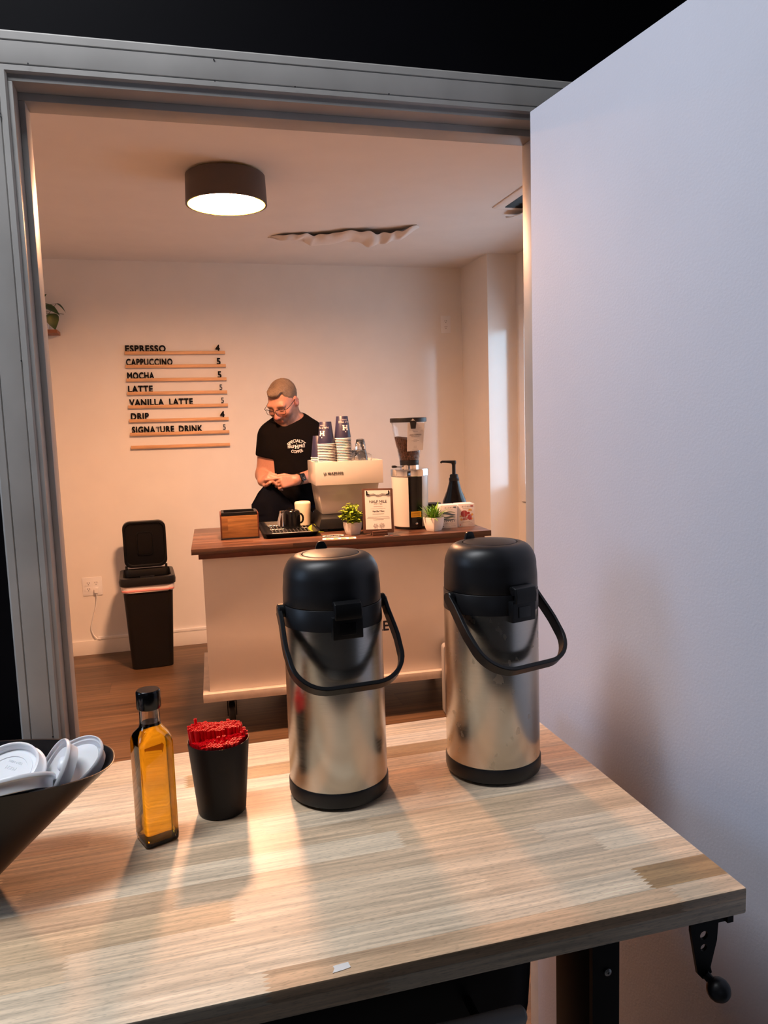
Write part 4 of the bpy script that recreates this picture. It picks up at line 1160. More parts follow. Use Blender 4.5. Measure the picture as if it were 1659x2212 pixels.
def on_front(mb, poly, y_off, th, ang):
    T = Matrix.Rotation(ang, 4, 'Z') @ Matrix.Translation((0, y_off, 0)) @ WALLT
    mb.prism(poly, 0, th, T=T)
m = MB(); on_front(m, [(-0.026, 0.062), (0.026, 0.062), (0.026, 0.090), (-0.026, 0.090)], -0.0908, 0.0006, 0.06)
wl = m.build('warning_label', YEL, fp)
m = MB()
for y in (0.068, 0.073, 0.079, 0.084): on_front(m, [(-0.022, y), (0.020, y), (0.020, y + 0.0012), (-0.022, y + 0.0012)], -0.0915, 0.0002, 0.06)
m.build('label_print', INK, wl)
m = MB(); m.lathe([(0, 0), (0.006, 0), (0.006, 0.004), (0.0035, 0.006), (0, 0.0065)], 16, 0, Matrix.Rotation(0.07, 4, 'Z') @ Matrix.Translation((0, -0.0898, 0.030)) @ Matrix.Rotation(PI / 2, 4, 'X'))
m.build('start_button', CHROME, fp)
m = MB(); m.lathe([(0, 0.2622), (0.094, 0.2622), (0.0955, 0.264), (0.0955, 0.294), (0.094, 0.297), (0.048, 0.299), (0.048, 0.315), (0, 0.315)], 64); m.build('grinding_head', CHROME, gr, smooth=30)
m = MB(); m.tube([(-0.046, -0.01, 0.307), (-0.072, -0.02, 0.309)], 0.002, 8); m.tube([(-0.070, -0.019, 0.309), (-0.080, -0.022, 0.311), (-0.094, -0.028, 0.311)], [0.004, 0.0065, 0.0065], 10); m.build('adjusting_lever', BLKPL, gr)
m = MB(); m.lathe([(0, 0.3152), (0.0455, 0.3152), (0.047, 0.318), (0.0485, 0.337), (0.0475, 0.339), (0, 0.339)], 48); m.build('hopper_neck', BLKSAT, gr)
hop = [(0.0490, 0.3392), (0.0500, 0.345), (0.056, 0.375), (0.068, 0.425), (0.0785, 0.480), (0.0850, 0.527)]
m = MB(); m.lathe([(r, z) for r, z in hop] + [(r - 0.0022, z) for r, z in reversed(hop)] + [hop[0]], 56); ho_ = m.build('hopper', HOPPER, gr, smooth=50)
m = MB(); m.lathe([(0, 0.527), (0.0865, 0.527), (0.0905, 0.528), (0.0910, 0.530), (0.0910, 0.5465), (0.089, 0.549), (0, 0.5495)], 56); ld = m.build('hopper_lid', BLKPL, gr)
m = MB(); on_front(m, [(-0.016, 0.528), (0.016, 0.528), (0.011, 0.495), (-0.011, 0.495)], -0.094, 0.008, 0.0); m.add([(-0.013, -0.0935, 0.5305), (0.013, -0.0935, 0.5305), (0, -0.0935, 0.5440)], [(0, 1, 2)]); m.build('lid_clasp', BLKPL, ld)
m = MB(); add_text(m, 'M', 0.010, Matrix.Translation((0, -0.0938, 0.5325)) @ WALLT, depth=0.0004, align='CENTER')
m.add([(-0.012, -0.0942, 0.5312), (0.012, -0.0942, 0.5312), (0.010, -0.0942, 0.5326), (-0.010, -0.0942, 0.5326), (0, -0.0942, 0.5438), (0, -0.0942, 0.5418)], [(0, 3, 5, 4), (1, 4, 5, 2)])
bpy.data.objects.remove(m.build('lid_mark', PRINT, ld)) if False else m.build('lid_mark', PRINT, ld)
# beans: a solid heap filling the hopper, pitted by bean-sized bumps
m = MB(); rb = random.Random(2); R = []
nb = 72
for k in range(0, 19):
    f = k / 18; ring = []
    for i in range(nb):
        a = 2 * PI * i / nb; zt = 0.437 + 0.020 * math.cos(a - 2.9)
        z = 0.3402 + (zt - 0.3402) * f
        r = np.interp(z, [p[1] for p in hop], [p[0] for p in hop]) - 0.0032 - rb.uniform(0, 0.0016)
        ring.append((r * math.cos(a), r * math.sin(a), z))
    R.append(ring)
for f in (0.8, 0.55, 0.3, 0.1):
    ring = []
    for i in range(nb):
        a = 2 * PI * i / nb
        ring.append((f * 0.066 * math.cos(a), f * 0.066 * math.sin(a), 0.439 + 0.020 * f * math.cos(a - 2.9) + 0.010 * (1 - f) + rb.uniform(0, 0.003)))
    R.append(ring)
m.loft(R); be = m.build('coffee_beans', BEANS, gr, smooth=20); be['kind'] = 'stuff'
# paper tag clipped in front of the hopper
T = Matrix.Rotation(0.10, 4, 'Z') @ Matrix.Translation((0, -0.0935, 0.512)) @ Matrix.Rotation(math.radians(9), 4, 'X')
m = MB(); m.prism([(-0.036, -0.128), (0.046, -0.124), (0.050, 0.012), (-0.038, 0.012)], -0.0003, 0.0003, T=T @ WALLT)
tg = tag(m.build('paper_tag', PAPER), 'white paper tag naming the beans, fixed in front of the clear hopper', 'tag')
tg.location = gr.location; tg.rotation_euler = gr.rotation_euler
m = MB(); TP = lambda x, y: T @ WALLT @ Matrix.Translation((x, y, 0.0006))
add_text(m, 'LEGACY ESPRESSO', 0.0088, TP(0.005, -0.050), weight=0.0002, depth=0.0002, align='CENTER', sx=0.84)
add_text(m, 'Sweet Specialty Blend', 0.0048, TP(0.005, -0.057), depth=0.0002, align='CENTER')
for y, w_ in ((-0.031, 0.012), (-0.070, 0.010), (-0.0765, 0.020), (-0.082, 0.009), (-0.104, 0.008), (-0.112, 0.008), (-0.119, 0.014)):
    m.add([(-w_ + 0.005, y, 0), (w_ + 0.005, y, 0), (w_ + 0.005, y + 0.0011, 0), (-w_ + 0.005, y + 0.0011, 0)], [(0, 1, 2, 3)], 0, TP(0, 0))
for x, y in ((0.030, -0.012), (-0.024, -0.022), (0.036, -0.030)): m.tube([TP(x - 0.006, y) @ Vector((0, 0, 0)), TP(x - 0.002, y + 0.002) @ Vector((0, 0, 0)), TP(x + 0.002, y) @ Vector((0, 0, 0)), TP(x + 0.006, y + 0.001) @ Vector((0, 0, 0))], 0.0003, 4)
m.build('tag_print', INKGREY, tg)

# ------------------------------------------------------------------ pump bottle of sauce
pb = thing('sauce_pump_bottle', 'glossy black sauce bottle with a black pump, behind the tea boxes', 'pump bottle', (1.378, 3.752, CZ), 0.0)
m = MB(); m.lathe([(0, 0), (0.058, 0), (0.062, 0.003), (0.0635, 0.010), (0.0635, 0.098), (0.060, 0.115), (0.052, 0.135), (0.040, 0.165), (0.031, 0.195), (0.026, 0.215), (0.025, 0.218), (0, 0.218)], 48); m.build('bottle_body', BLKGL, pb, smooth=40)
m = MB(); m.lathe([(0, 0.2182), (0.0255, 0.2182), (0.0262, 0.220), (0.0262, 0.231), (0.022, 0.236), (0.022, 0.248), (0.017, 0.252), (0, 0.252)], 36); m.build('pump_collar', BLKPL, pb)
m = MB(); m.lathe([(0, 0.2522), (0.0095, 0.2522), (0.0095, 0.300), (0.012, 0.306), (0.013, 0.309), (0.013, 0.318), (0.010, 0.321), (0, 0.321)], 28)
m.tube([(0.010, 0, 0.315), (-0.010, 0, 0.3155), (-0.045, -0.004, 0.3185), (-0.066, -0.006, 0.3195), (-0.074, -0.007, 0.3150)], [0.008, 0.008, 0.006, 0.006, 0.0052], 12); m.build('pump_head', BLKPL, pb)
m = MB(); parts = MB(); add_text(parts, 'GHIRARDELLI', 0.0165, Matrix.Translation((0, 0, 0)), weight=0.0003, depth=0.0, align='CENTER')
m.add([(0.0638 * math.sin(p.x / 0.0638), -0.0638 * math.cos(p.x / 0.0638), 0.092 + p.y) for p in parts.v], parts.f)
m.build('bottle_print', M('print_muted_grey', (0.10, 0.10, 0.13), 0.5), pb, recalc=False)['label'] = 'muted grey lettering round the shoulder'

# ------------------------------------------------------------------ tea boxes
def tea_box(label, loc, rz, art):
    t = thing('tea_box', label, 'box', loc, rz, 'white tea boxes on the counter')
    W, H, D = 0.0435, 0.115, 0.075
    b = MB().box(-W, W, 0, D, 0, H).build('carton', CARDW, t, bevel=0.0015)
    F = lambda x, y: Matrix.Translation((x, -0.0004, y)) @ WALLT
    m = MB(); add_text(m, 'RISHI', 0.0105, F(-0.002, 0.0985), depth=0.0002, align='CENTER', spacing=1.8)
    def rule(x0, x1, y, h=0.001): m.add([(x0, -0.0005, y), (x1, -0.0005, y), (x1, -0.0005, y + h), (x0, -0.0005, y + h)], [(0, 1, 2, 3)])
    rule(-0.018, 0.018, 0.091); rule(-0.020, 0.020, 0.0245, 0.0014); rule(-0.030, 0.030, 0.0195, 0.0008); rule(0.010, 0.034, 0.0115, 0.0008)
    m.build('carton_print', INKGREY, b)
    def blob(pts, mat, nm='carton_art'):
        k = MB(); k.add([(x, -0.0006, y) for x, y in pts], [tuple(range(len(pts)))]); k.build(nm, mat, b)
    def multi(polys, mat):
        k = MB()
        for pts in polys: k.add([(x, -0.0006, y) for x, y in pts], [tuple(range(len(pts)))])
        k.build('carton_art', mat, b)
    def band(y0, am, ph, h, x0=-0.034, x1=0.034, n=18):
        up = [(x0 + (x1 - x0) * i / n, y0 + am * math.sin(ph + 5.0 * i / n) + h * math.sin(PI * (0.15 + 0.85 * i / n)) ** 0.7) for i in range(n + 1)]
        lo = [(x0 + (x1 - x0) * i / n, y0 + am * math.sin(ph + 5.0 * i / n)) for i in range(n, -1, -1)]
        return up + lo
    def disc(cx, cy, r, a0=0, a1=2 * PI, n=16): return [(cx + r * math.cos(a0 + (a1 - a0) * i / n), cy + r * math.sin(a0 + (a1 - a0) * i / n)) for i in range(n + 1)]
    if art == 'hills':
        multi([band(0.066, 0.004, 1.0, 0.011), band(0.054, -0.003, 0.3, 0.006), band(0.040, 0.003, 2.4, 0.007), [(0.022, 0.100), (0.036, 0.100), (0.036, 0.106), (0.022, 0.106)]] + [[(-0.026 + 0.010 * i, 0.032), (-0.021 + 0.010 * i, 0.032), (-0.022 + 0.010 * i, 0.037 + 0.002 * (i % 2)), (-0.025 + 0.010 * i, 0.036)] for i in range(6)], BLUEDK)
        multi([band(0.048, 0.004, 4.0, 0.006), band(0.077, -0.002, 2.0, 0.004)], GREENDK)
        blob(disc(-0.031, 0.010, 0.0028), BLUEDK)
    else:
        multi([disc(-0.012, 0.066, 0.017, PI / 2, 3 * PI / 2), disc(-0.010, 0.066, 0.017, -PI / 2, PI / 2), disc(0.012, 0.068, 0.007), disc(0.020, 0.047, 0.014, PI / 2, 3 * PI / 2), [(0.020, 0.034), (0.028, 0.034), (0.026, 0.062), (0.022, 0.062)], [(0.022, 0.100), (0.036, 0.100), (0.036, 0.106), (0.022, 0.106)]]
              + [[(-0.020 + 0.0065 * i, 0.034), (-0.016 + 0.0065 * i, 0.034), (-0.011 + 0.0062 * i, 0.048), (-0.014 + 0.0062 * i, 0.048)] for i in range(4)], BURG)
        multi([disc(0.020, 0.080, 0.010, 0, PI), disc(-0.028, 0.050, 0.008, 0, PI), disc(0.030, 0.060, 0.006), disc(-0.026, 0.038, 0.006), disc(0.031, 0.040, 0.004)], OCHRE)
        blob(disc(-0.031, 0.010, 0.0028), BURG)
    return t
tea_box('white tea box with a blue-grey rolling hills picture, left of the two', (1.275, 3.552, CZ), -0.02, 'hills')
tea_box('white tea box with a burgundy and ochre shapes picture, right of the two', (1.3685, 3.560, CZ), -0.05, 'shapes')
t = thing('storage_jar', 'low dark jar standing behind the grass plant and the left tea box', 'jar', (1.232, 3.662, CZ))
MB().lathe([(0, 0), (0.034, 0), (0.036, 0.003), (0.036, 0.100), (0, 0.100)], 36).build('jar_body', BLKGL, t)
MB().lathe([(0, 0.1002), (0.0375, 0.1002), (0.038, 0.102), (0.038, 0.116), (0.036, 0.118), (0, 0.118)], 36).build('jar_lid', BLKPL, t)

# ------------------------------------------------------------------ printed matter lying on the counter
def flat_sheet(name, label, cat, pts, z, mat, h=0.0006):
    m = MB().prism(pts, z, z + h); return tag(m.build(name, mat), label, cat)
fl = flat_sheet('paper_flyer', 'white and tan printed paper strip lying at the counter front edge', 'flyer', [(0.618, 3.448), (0.772, 3.424), (0.781, 3.475), (0.628, 3.500)], CZ + 0.0003, PAPER)
m = MB()
for i in range(4):
    x = 0.634 + 0.035 * i; y = 3.452 - 0.0055 * i
    m.add([(x, y, CZ + 0.0011), (x + 0.026, y - 0.004, CZ + 0.0011), (x + 0.024, y + 0.022, CZ + 0.0011), (x + 0.012, y + 0.036, CZ + 0.0011), (x + 0.004, y + 0.024, CZ + 0.0011)], [(0, 1, 2, 3, 4)])
m.build('flyer_print', M('print_tan', (0.50, 0.22, 0.08), 0.7), fl)
st_ = MB()
T = Matrix.Translation((0.690, 3.558, CZ + 0.0003))
ring = lambda a, b, z: [(a * math.cos(2 * PI * i / 32), b * math.sin(2 * PI * i / 32), z) for i in range(32)]
st_.loft([ring(0.056, 0.036, 0), ring(0.056, 0.036, 0.0008)], T=T)
stk = tag(st_.build('oval_sticker', BLKGL), 'oval black and white sticker lying flat between the tray and the bushy plant', 'sticker')
m = MB(); m.loft([ring(0.053, 0.034, 0.001), ring(0.044, 0.026, 0.001)], False, False, T=T); add_text(m, 'HALF MILE', 0.016, T @ Matrix.Translation((0, -0.005, 0.0011)), depth=0.0, align='CENTER', sx=0.8)
m.build('sticker_print', PRINT, stk, recalc=False)
cd_ = flat_sheet('business_card', 'dark card with a small red mark lying below the clipboard stand', 'card', [(0.905, 3.410), (0.985, 3.418), (0.980, 3.452), (0.902, 3.446)], CZ + 0.0003, INK)
m = MB(); z = CZ + 0.0011
m.add([(0.935, 3.425, z), (0.950, 3.4265, z), (0.949, 3.436, z), (0.934, 3.4345, z)], [(0, 1, 2, 3)]); m.build('card_mark', BURG, cd_)
m = MB(); m.add([(0.912, 3.432, z), (0.930, 3.434, z), (0.929, 3.440, z), (0.911, 3.438, z)], [(0, 1, 2, 3)]); m.build('card_print', PRINT, cd_)

# ================================================================== COFFEE ROOM: WALLS, CEILING, FLOOR THINGS
# ------------------------------------------------------------------ ceiling lamp
lp = thing('ceiling_lamp', 'round drum ceiling lamp with a dark shade and gold lining, lit', 'lamp', (0.2545, 3.335, ZC))
n = 96; r = 0.1655
MB().lathe([(r - 0.008, -0.1245), (r, -0.1245), (r - 0.004, -0.012), (r - 0.0065, -0.0095)], n).build('shade', SHADEO, lp)
MB().lathe([(r - 0.0085, -0.1245), (r - 0.0105, -0.012), (0.04, -0.0118)], n).build('shade_lining', SHADEI, lp)
MB().lathe([(0, -0.1130), (0.050, -0.1105), (0.090, -0.1010), (0.120, -0.0840), (0.140, -0.0620), (0.143, -0.0520), (0.060, -0.0125), (0, -0.0125)], 48).build('diffuser', DIFF, lp)
MB().lathe([(0, 0.0), (0.075, 0.0), (0.075, -0.0094), (0, -0.0094)], 40).build('mount', SHADEO, lp)

# ------------------------------------------------------------------ sagging torn ceiling patch
nu, nv = 90, 16; vs = []
rg = random.Random(21)
ph = [rg.uniform(0, 6.28) for _ in range(8)]
def prof(u):
    lobes = 0.68 + 0.22 * math.sin(9.5 * u + 0.4) + 0.08 * math.sin(23 * u + ph[1]) + 0.03 * math.sin(51 * u + ph[2])
    env = min(1, u / 0.06) * min(1, (1 - u) / 0.10)
    main = 0.40 if u < 0.27 else 1.0
    k = min(1, max(0, (u - 0.24) / 0.06)); main = 0.42 + 0.58 * k
    return env * main * lobes
for s in (0, 1):
    for i in range(nu + 1):
        u = i / nu
        x = 0.56 + 0.745 * u
        y0 = 4.330 - 0.310 * u ** 0.8 + 0.02 * math.sin(14 * u + ph[3]) + 0.008 * math.sin(43 * u + ph[4])
        wd = (0.08 + 0.20 * math.sin(PI * min(1, u * 1.05)) ** 0.8) * (0.6 if u < 0.25 else 1.0)
        for j_ in range(nv + 1):
            v = j_ / nv
            wr = 0.004 * math.sin(19 * u + 5 * v + ph[5]) + 0.0025 * math.sin(37 * u - 9 * v + ph[6])
            pf = prof(u)
            gap = 0.028 * pf + 0.006 * math.sin(60 * u + ph[7]) * pf
            belly = (0.058 * pf + wr * pf) * math.sin(PI * min(1.0, v / 0.9) ** 0.75) if v < 0.9 else 0.0
            sag = gap * (1 - v) ** 1.2 + belly
            z = ZC - 0.0008 - max(0.0, sag) - (0.004 if s else 0) * (1 - v ** 6)
            vs.append((x + 0.012 * math.sin(6 * v + 11 * u), y0 + wd * v, z))
fs = []; N = (nu + 1) * (nv + 1)
for i in range(nu):
    for j_ in range(nv):
        p = i * (nv + 1) + j_
        fs.append((p, p + 1, p + nv + 2, p + nv + 1)); fs.append((N + p, N + p + nv + 1, N + p + nv + 2, N + p + 1))
bd = [i * (nv + 1) for i in range(nu + 1)] + [nu * (nv + 1) + j_ for j_ in range(1, nv + 1)] + [i * (nv + 1) + nv for i in range(nu - 1, -1, -1)] + [j_ for j_ in range(nv - 1, 0, -1)]
for p, q in zip(bd, bd[1:] + bd[:1]): fs.append((p, q, N + q, N + p))
tag(MB().add(vs, fs).build('peeling_ceiling_paint', CEIL, smooth=80), 'sagging torn strip of white ceiling surface hanging between lamp and air vent', 'ceiling damage')

# ------------------------------------------------------------------ ceiling vent with hanging deflector
vt = thing('ceiling_vent', 'white ceiling air vent with shade-dark louvres at the door side of the room', 'air vent', (1.566, 3.635, ZC))
W, H = 0.40, 0.46; fw = 0.046
m = MB()
def fr(e, z): return [(e, -e, z), (e, -(H - e), z), (W - e, -(H - e), z), (W - e, -e, z)]
m.loft([fr(0, -0.0005), fr(0, -0.006), fr(0.012, -0.012), fr(fw, -0.008), fr(fw, -0.0005)], False, False)
m.build('frame', WHITEPL, vt)
MB().box(fw, W - fw, -(H - fw), -fw, -0.0022, -0.0012).build('duct_shade_sheet', INK, vt)  # flat black sheet stands in for the shade inside the duct
m = MB()
for i in range(8):
    y = -fw - 0.02 - 0.042 * i
    m.add([(fw, y, -0.003), (W - fw, y, -0.003), (W - fw, y + 0.020, -0.011), (fw, y + 0.020, -0.011), (fw, y, -0.0042), (W - fw, y, -0.0042), (W - fw, y + 0.020, -0.0122), (fw, y + 0.020, -0.0122)],
          [(0, 1, 2, 3), (7, 6, 5, 4), (0, 4, 5, 1), (1, 5, 6, 2), (2, 6, 7, 3), (3, 7, 4, 0)])
m.build('louvre', BLKSAT, vt)  # blade colour blackened to carry the shade of the duct
ad = MB(); rings = []
for y, z in ((0.110, -0.010), (0.105, -0.016), (0.05, -0.028), (-0.06, -0.042), (-0.20, -0.046)):
    rings.append([(0.118, y, z), (0.44, y, z), (0.44, y, z - 0.004), (0.118, y, z - 0.004)])
ad.loft(rings)
ad.build('air_deflector', WHITEPL, vt)

# ------------------------------------------------------------------ menu ledges with letters
FZ = [1.889, 1.807, 1.724, 1.642, 1.559, 1.473, 1.389, 1.308]
ROWS = [('ESPRESSO', '4', 0, 0.005), ('CAPPUCCINO', '5', 0, 0.005), ('MOCHA', '5', 0, 0.007), ('LATTE', '5', 1, 0.006), ('VANILLA LATTE', '5', 1, 0.008), ('DRIP', '4', 0, 0.012), ('SIGNATURE DRINK', '5', 1, 0.012), (None, None, 0, 0)]
WID = [0.242, 0.278, 0.160, 0.148, 0.385, 0.108, 0.428]
LH = 0.0385
TILT = [0.000, -0.001, -0.002, -0.003, -0.003, -0.004, -0.004, -0.005]
for k, (word, price, thin, x0) in enumerate(ROWS):
    lab = ('wooden menu ledge on the back wall reading %s with price %s' % (word.title(), price)) if word else 'empty wooden menu ledge, lowest on the back wall'
    t = thing('menu_ledge', lab, 'menu ledge', (-0.283, YB, FZ[k]), 0, 'menu ledges on the back wall')
    R = Matrix.Rotation(-TILT[k], 4, 'Y')
    m = MB(); m.box(0, 0.610, -0.020, -0.0003, -0.017, 0.0, T=R); m.box(0, 0.610, -0.020, -0.0165, 0.0, 0.003, T=R)
    m.build('ledge', MAPLE, t, bevel=0.0008)
    if not word: continue
    def letters(txt, x, wt, align, sx=1.0, bold=True):
        sz = LH / 0.70
        return text_mesh(txt, sz, wt, 0.004, align, 1.0, 1.35, sx)
    base = Matrix.Translation((0, -0.0105, 0.0012)) @ WALLT
    mm = MB()
    if word.startswith('SIGNA'):
        a = text_mesh('SIGNA', LH / 0.70, 0.0021, 0.004, spacing=1.12)
        b = text_mesh('T', LH / 0.70 * 0.93, -0.0003, 0.003)
        c = text_mesh('URE DRINK', LH / 0.70, 0.0021, 0.004, spacing=1.12, word=1.8)
        wa = max(v.x for v in a[0]); wc = max(v.x for v in c[0])
        tot = wa + 0.030 + wc + 0.004; f = WID[k] / tot
        for v in a[0]: v.x *= f
        for v in c[0]: v.x = (v.x + wa + 0.036) * f
        for v in b[0]: v.x = v.x * 0.95 + (wa + 0.005) * f; v.y += 0.0
        mm.add(a[0], a[1], 0, R @ Matrix.Translation((x0, 0, 0)) @ base); mm.add(c[0], c[1], 0, R @ Matrix.Translation((x0, 0, 0)) @ base)
        m3 = MB(); m3.add(b[0], b[1], 0, R @ Matrix.Translation((x0, 0, 0)) @ base); m3.build('thin_letter', LETTER, t)['label'] = 'thinner replacement letter T'
    else:
        a = text_mesh(word, LH / 0.70, 0.0021, 0.004, spacing=1.12, word=2.0)
        mn = min(v.x for v in a[0]); wa = max(v.x for v in a[0]) - mn; f = WID[k] / wa
        for v in a[0]: v.x = (v.x - mn) * f
        mm.add(a[0], a[1], 0, R @ Matrix.Translation((x0, 0, 0)) @ base)
    mm.build('lettering', LETTER, t)
    p = text_mesh(price, LH / 0.70 * (0.92 if thin else 1.05), -0.0002 if thin else 0.0022, 0.003, 'CENTER', sx=0.92)
    px = (0.565, 0.567, 0.568, 0.572, 0.578, 0.572, 0.580)[k]
    mp = MB(); mp.add(p[0], p[1], 0, R @ Matrix.Translation((px, 0, 0.006 if thin else 0.0)) @ base); mp.build('price', LETTER, t)

# ------------------------------------------------------------------ outlets, cord, raceway
def receptacle(m, s, hx, hz, dx, dz, y):
    m.prism([(dx + x, dz + z) for x, z in rrect(-hx, hx, -hz, hz, hx * 0.75, 5)], 0.0042, 0.0060, T=WALLT)
    for sx in (-0.0062, 0.0062): s.box(dx + sx - 0.0012, dx + sx + 0.0012, -0.0066, -0.0061, dz + 0.000, dz + 0.009)
    s.lathe([(0, 0), (0.0026, 0), (0.0026, 0.0005), (0, 0.0005)], 12, 0, Matrix.Translation((dx, -0.0061, dz - 0.007)) @ Matrix.Rotation(PI / 2, 4, 'X'))
def outlet(loc, cols, label):
    t = thing('wall_outlet', label, 'outlet', loc)
    w = 0.036 if cols == 1 else 0.0585
    MB().prism(rrect(-w, w, -0.0585, 0.0585, 0.003, 3), 0.0003, 0.0042, T=WALLT).build('cover_plate', WHITEPL, t, bevel=0.001)
    m, s = MB(), MB()
    for cx in ([0] if cols == 1 else [-0.023, 0.023]):
        for dz in (-0.0195, 0.0195): receptacle(m, s, 0.0165, 0.0145, cx, dz, 0)
    so = m.build('socket', WHITEPL, t); s.build('socket_slot', INK, so)
    return t
outlet((-0.5725, YB, 0.438), 2, 'white four-socket wall outlet left of the bin, with a plug in it')
outlet((1.825, YB, 2.062), 1, 'white two-socket wall outlet high on the back wall above the grinder')
m = MB(); o_x, o_z = -0.5495, 0.4185
m.prism([(x * 1.0, z) for x, z in rrect(-0.011, 0.011, -0.020, 0.010, 0.005, 4)], 0.0068, 0.026, T=Matrix.Translation((o_x, YB, o_z)) @ WALLT)
m.tube([(o_x, YB - 0.016, o_z - 0.018), (o_x, YB - 0.017, o_z - 0.05), (o_x - 0.008, YB - 0.014, o_z - 0.10), (o_x - 0.030, YB - 0.010, o_z - 0.17), (o_x - 0.046, YB - 0.009, o_z - 0.23), (o_x - 0.048, YB - 0.009, o_z - 0.26), (o_x - 0.036, YB - 0.010, o_z - 0.295), (o_x - 0.015, YB - 0.015, o_z - 0.318), (o_x + 0.004, YB - 0.018, o_z - 0.3218)], 0.0036, 10)
tag(m.build('power_cord', WHITEPL, smooth=50), 'white power cord hanging from the four-socket outlet down to the baseboard', 'cord')
m = MB(); m.box(-0.560, 1.94, YB - 0.016, YB - 0.0003, 0.0925, 0.112)
tag(m.build('cable_raceway', WHITEPL, bevel=0.003), 'white cable raceway running along the top of the back baseboard', 'raceway')

# ------------------------------------------------------------------ shelf with trailing plant
sh = thing('wall_shelf', 'small brown wooden wall shelf at the left doorway edge', 'shelf', (-0.645, YB, 1.990))
MB().box(-0.42, 0, -0.135, -0.0005, 0, 0.020).build('shelf_board', SHELFW, sh, bevel=0.001)
m = MB()
for x in (-0.36, -0.08): m.box(x - 0.008, x + 0.008, -0.10, -0.0005, -0.012, -0.0003); 
m.build('bracket', BLKMET, sh)
tp = thing('trailing_plant', 'dark green trailing plant in a pale pot on the wall shelf', 'plant', (-0.735, YB - 0.072, 2.0102))
MB().lathe([(0, 0), (0.034, 0), (0.036, 0.002), (0.047, 0.075), (0.046, 0.078), (0.043, 0.076), (0.041, 0.062), (0, 0.062)], 36).build('pot', CERAM, tp)
def heart(m, base, d, L, W, up):
    d = Vector(d).normalized(); side = d.cross(Vector(up)).normalized(); nr = side.cross(d)
    prof_ = [(0, 0.10), (0.06, 0.62), (0.16, 0.92), (0.30, 1.0), (0.5, 0.86), (0.7, 0.55), (0.88, 0.20), (1.0, 0.0)]
    A, B, C_ = [], [], []
    for k, w in prof_:
        c = Vector(base) + d * (L * k) - nr * (0.28 * L * k * k)
        o = -0.08 * L if k == 0 else 0
        A.append(c + side * (W / 2 * w) + nr * (0.12 * W * w)); B.append(c); C_.append(c - side * (W / 2 * w) + nr * (0.12 * W * w))
    vs = A + B + C_; n_ = len(prof_); fs = []
    for i in range(n_ - 1):
        for a in (0, n_): fs.append((a + i, a + i + 1, a + n_ + 1 + i, a + n_ + i))
    m.add(vs, fs)
fo, stm = MB(), MB()
for (bx_, by_, bz_), d, L, W, up in (
    ((0.025, -0.045, 0.135), (0.75, -0.25, -0.25), 0.088, 0.062, (0, -0.5, 1)),
    ((0.058, -0.050, 0.092), (0.28, -0.15, -1.0), 0.082, 0.066, (0.2, -1, 0.1)),
    ((-0.005, -0.045, 0.155), (0.45, -0.3, 0.55), 0.062, 0.046, (0, -0.8, 0.6)),
    ((-0.015, -0.055, 0.125), (-0.2, -0.4, -0.5), 0.090, 0.070, (0, -1, 0.4)),
    ((-0.035, -0.02, 0.14), (-0.8, -0.2, 0.25), 0.075, 0.055, (0, -0.6, 1)),
    ((0.092, -0.02, 0.155), (0.7, 0.1, -0.45), 0.060, 0.034, (0.3, -0.35, 1)),
    ((0.010, 0.01, 0.150), (0.6, 0.3, 0.15), 0.065, 0.045, (0, -0.4, 1)),
    ((-0.01, -0.02, 0.175), (0.1, -0.3, 0.9), 0.045, 0.035, (0, -1, 0.2)),
    ((-0.05, -0.05, 0.10), (-0.5, -0.3, -0.8), 0.080, 0.060, (0, -1, 0.2))):
    heart(fo, (bx_, by_, bz_), d, L * 1.15, W * 1.2, up)
    stm.tube([(0.0, 0.0, 0.06), (bx_ * 0.5, by_ * 0.5, 0.10), (bx_, by_, bz_)], 0.0014, 6)
stm.tube([(0.02, -0.03, 0.10), (0.06, -0.03, 0.115), (0.10, -0.01, 0.100), (0.125, 0.01, 0.098)], 0.0012, 6)
stm.tube([(0.02, -0.01, 0.12), (0.06, -0.02, 0.150), (0.092, -0.02, 0.155)], 0.0012, 6)
stm.build('stem', STEMC, tp); fo.build('foliage', LEAFD, tp, smooth=60, recalc=False)

# ------------------------------------------------------------------ rubbish bin
tc = thing('rubbish_bin', 'tall black rubbish bin with its lid standing open against the back wall', 'rubbish bin', (-0.2245, 4.765, 0), 0.05)
def rb_(hx, hy, z, r=0.035): return [(x, y, z) for x, y in rrect(-hx, hx, -hy, hy, r, 6)]
m = MB(); m.loft([rb_(0.112, 0.125, 0.0), rb_(0.118, 0.131, 0.004), rb_(0.142, 0.165, 0.515), rb_(0.138, 0.161, 0.515), rb_(0.114, 0.127, 0.01)])
m.build('bin_body', BLKMET, tc, smooth=40)
m = MB(); ring = []; rw = random.Random(4)
def wav(hx, hy, z, a): 
    R = rb_(hx, hy, z); return [(x * (1 + rw.uniform(-a, a)), y * (1 + rw.uniform(-a, a)), zz + rw.uniform(-a, a) * 0.35) for x, y, zz in R]
m.loft([wav(0.1455, 0.1685, 0.470, 0.012), wav(0.1475, 0.1705, 0.483, 0.012), wav(0.1490, 0.1720, 0.500, 0.012), rb_(0.1500, 0.173, 0.530), rb_(0.1440, 0.167, 0.530), rb_(0.1415, 0.1635, 0.478)])
bg = m.build('bin_liner', BAG, tc, smooth=80)
m = MB(); m.loft([wav(0.1475, 0.1705, 0.472, 0.006), wav(0.1488, 0.1718, 0.476, 0.006), wav(0.1492, 0.1722, 0.482, 0.006), wav(0.1480, 0.1708, 0.486, 0.006)], False, False)
m.build('liner_tie', PINK, bg, smooth=80)
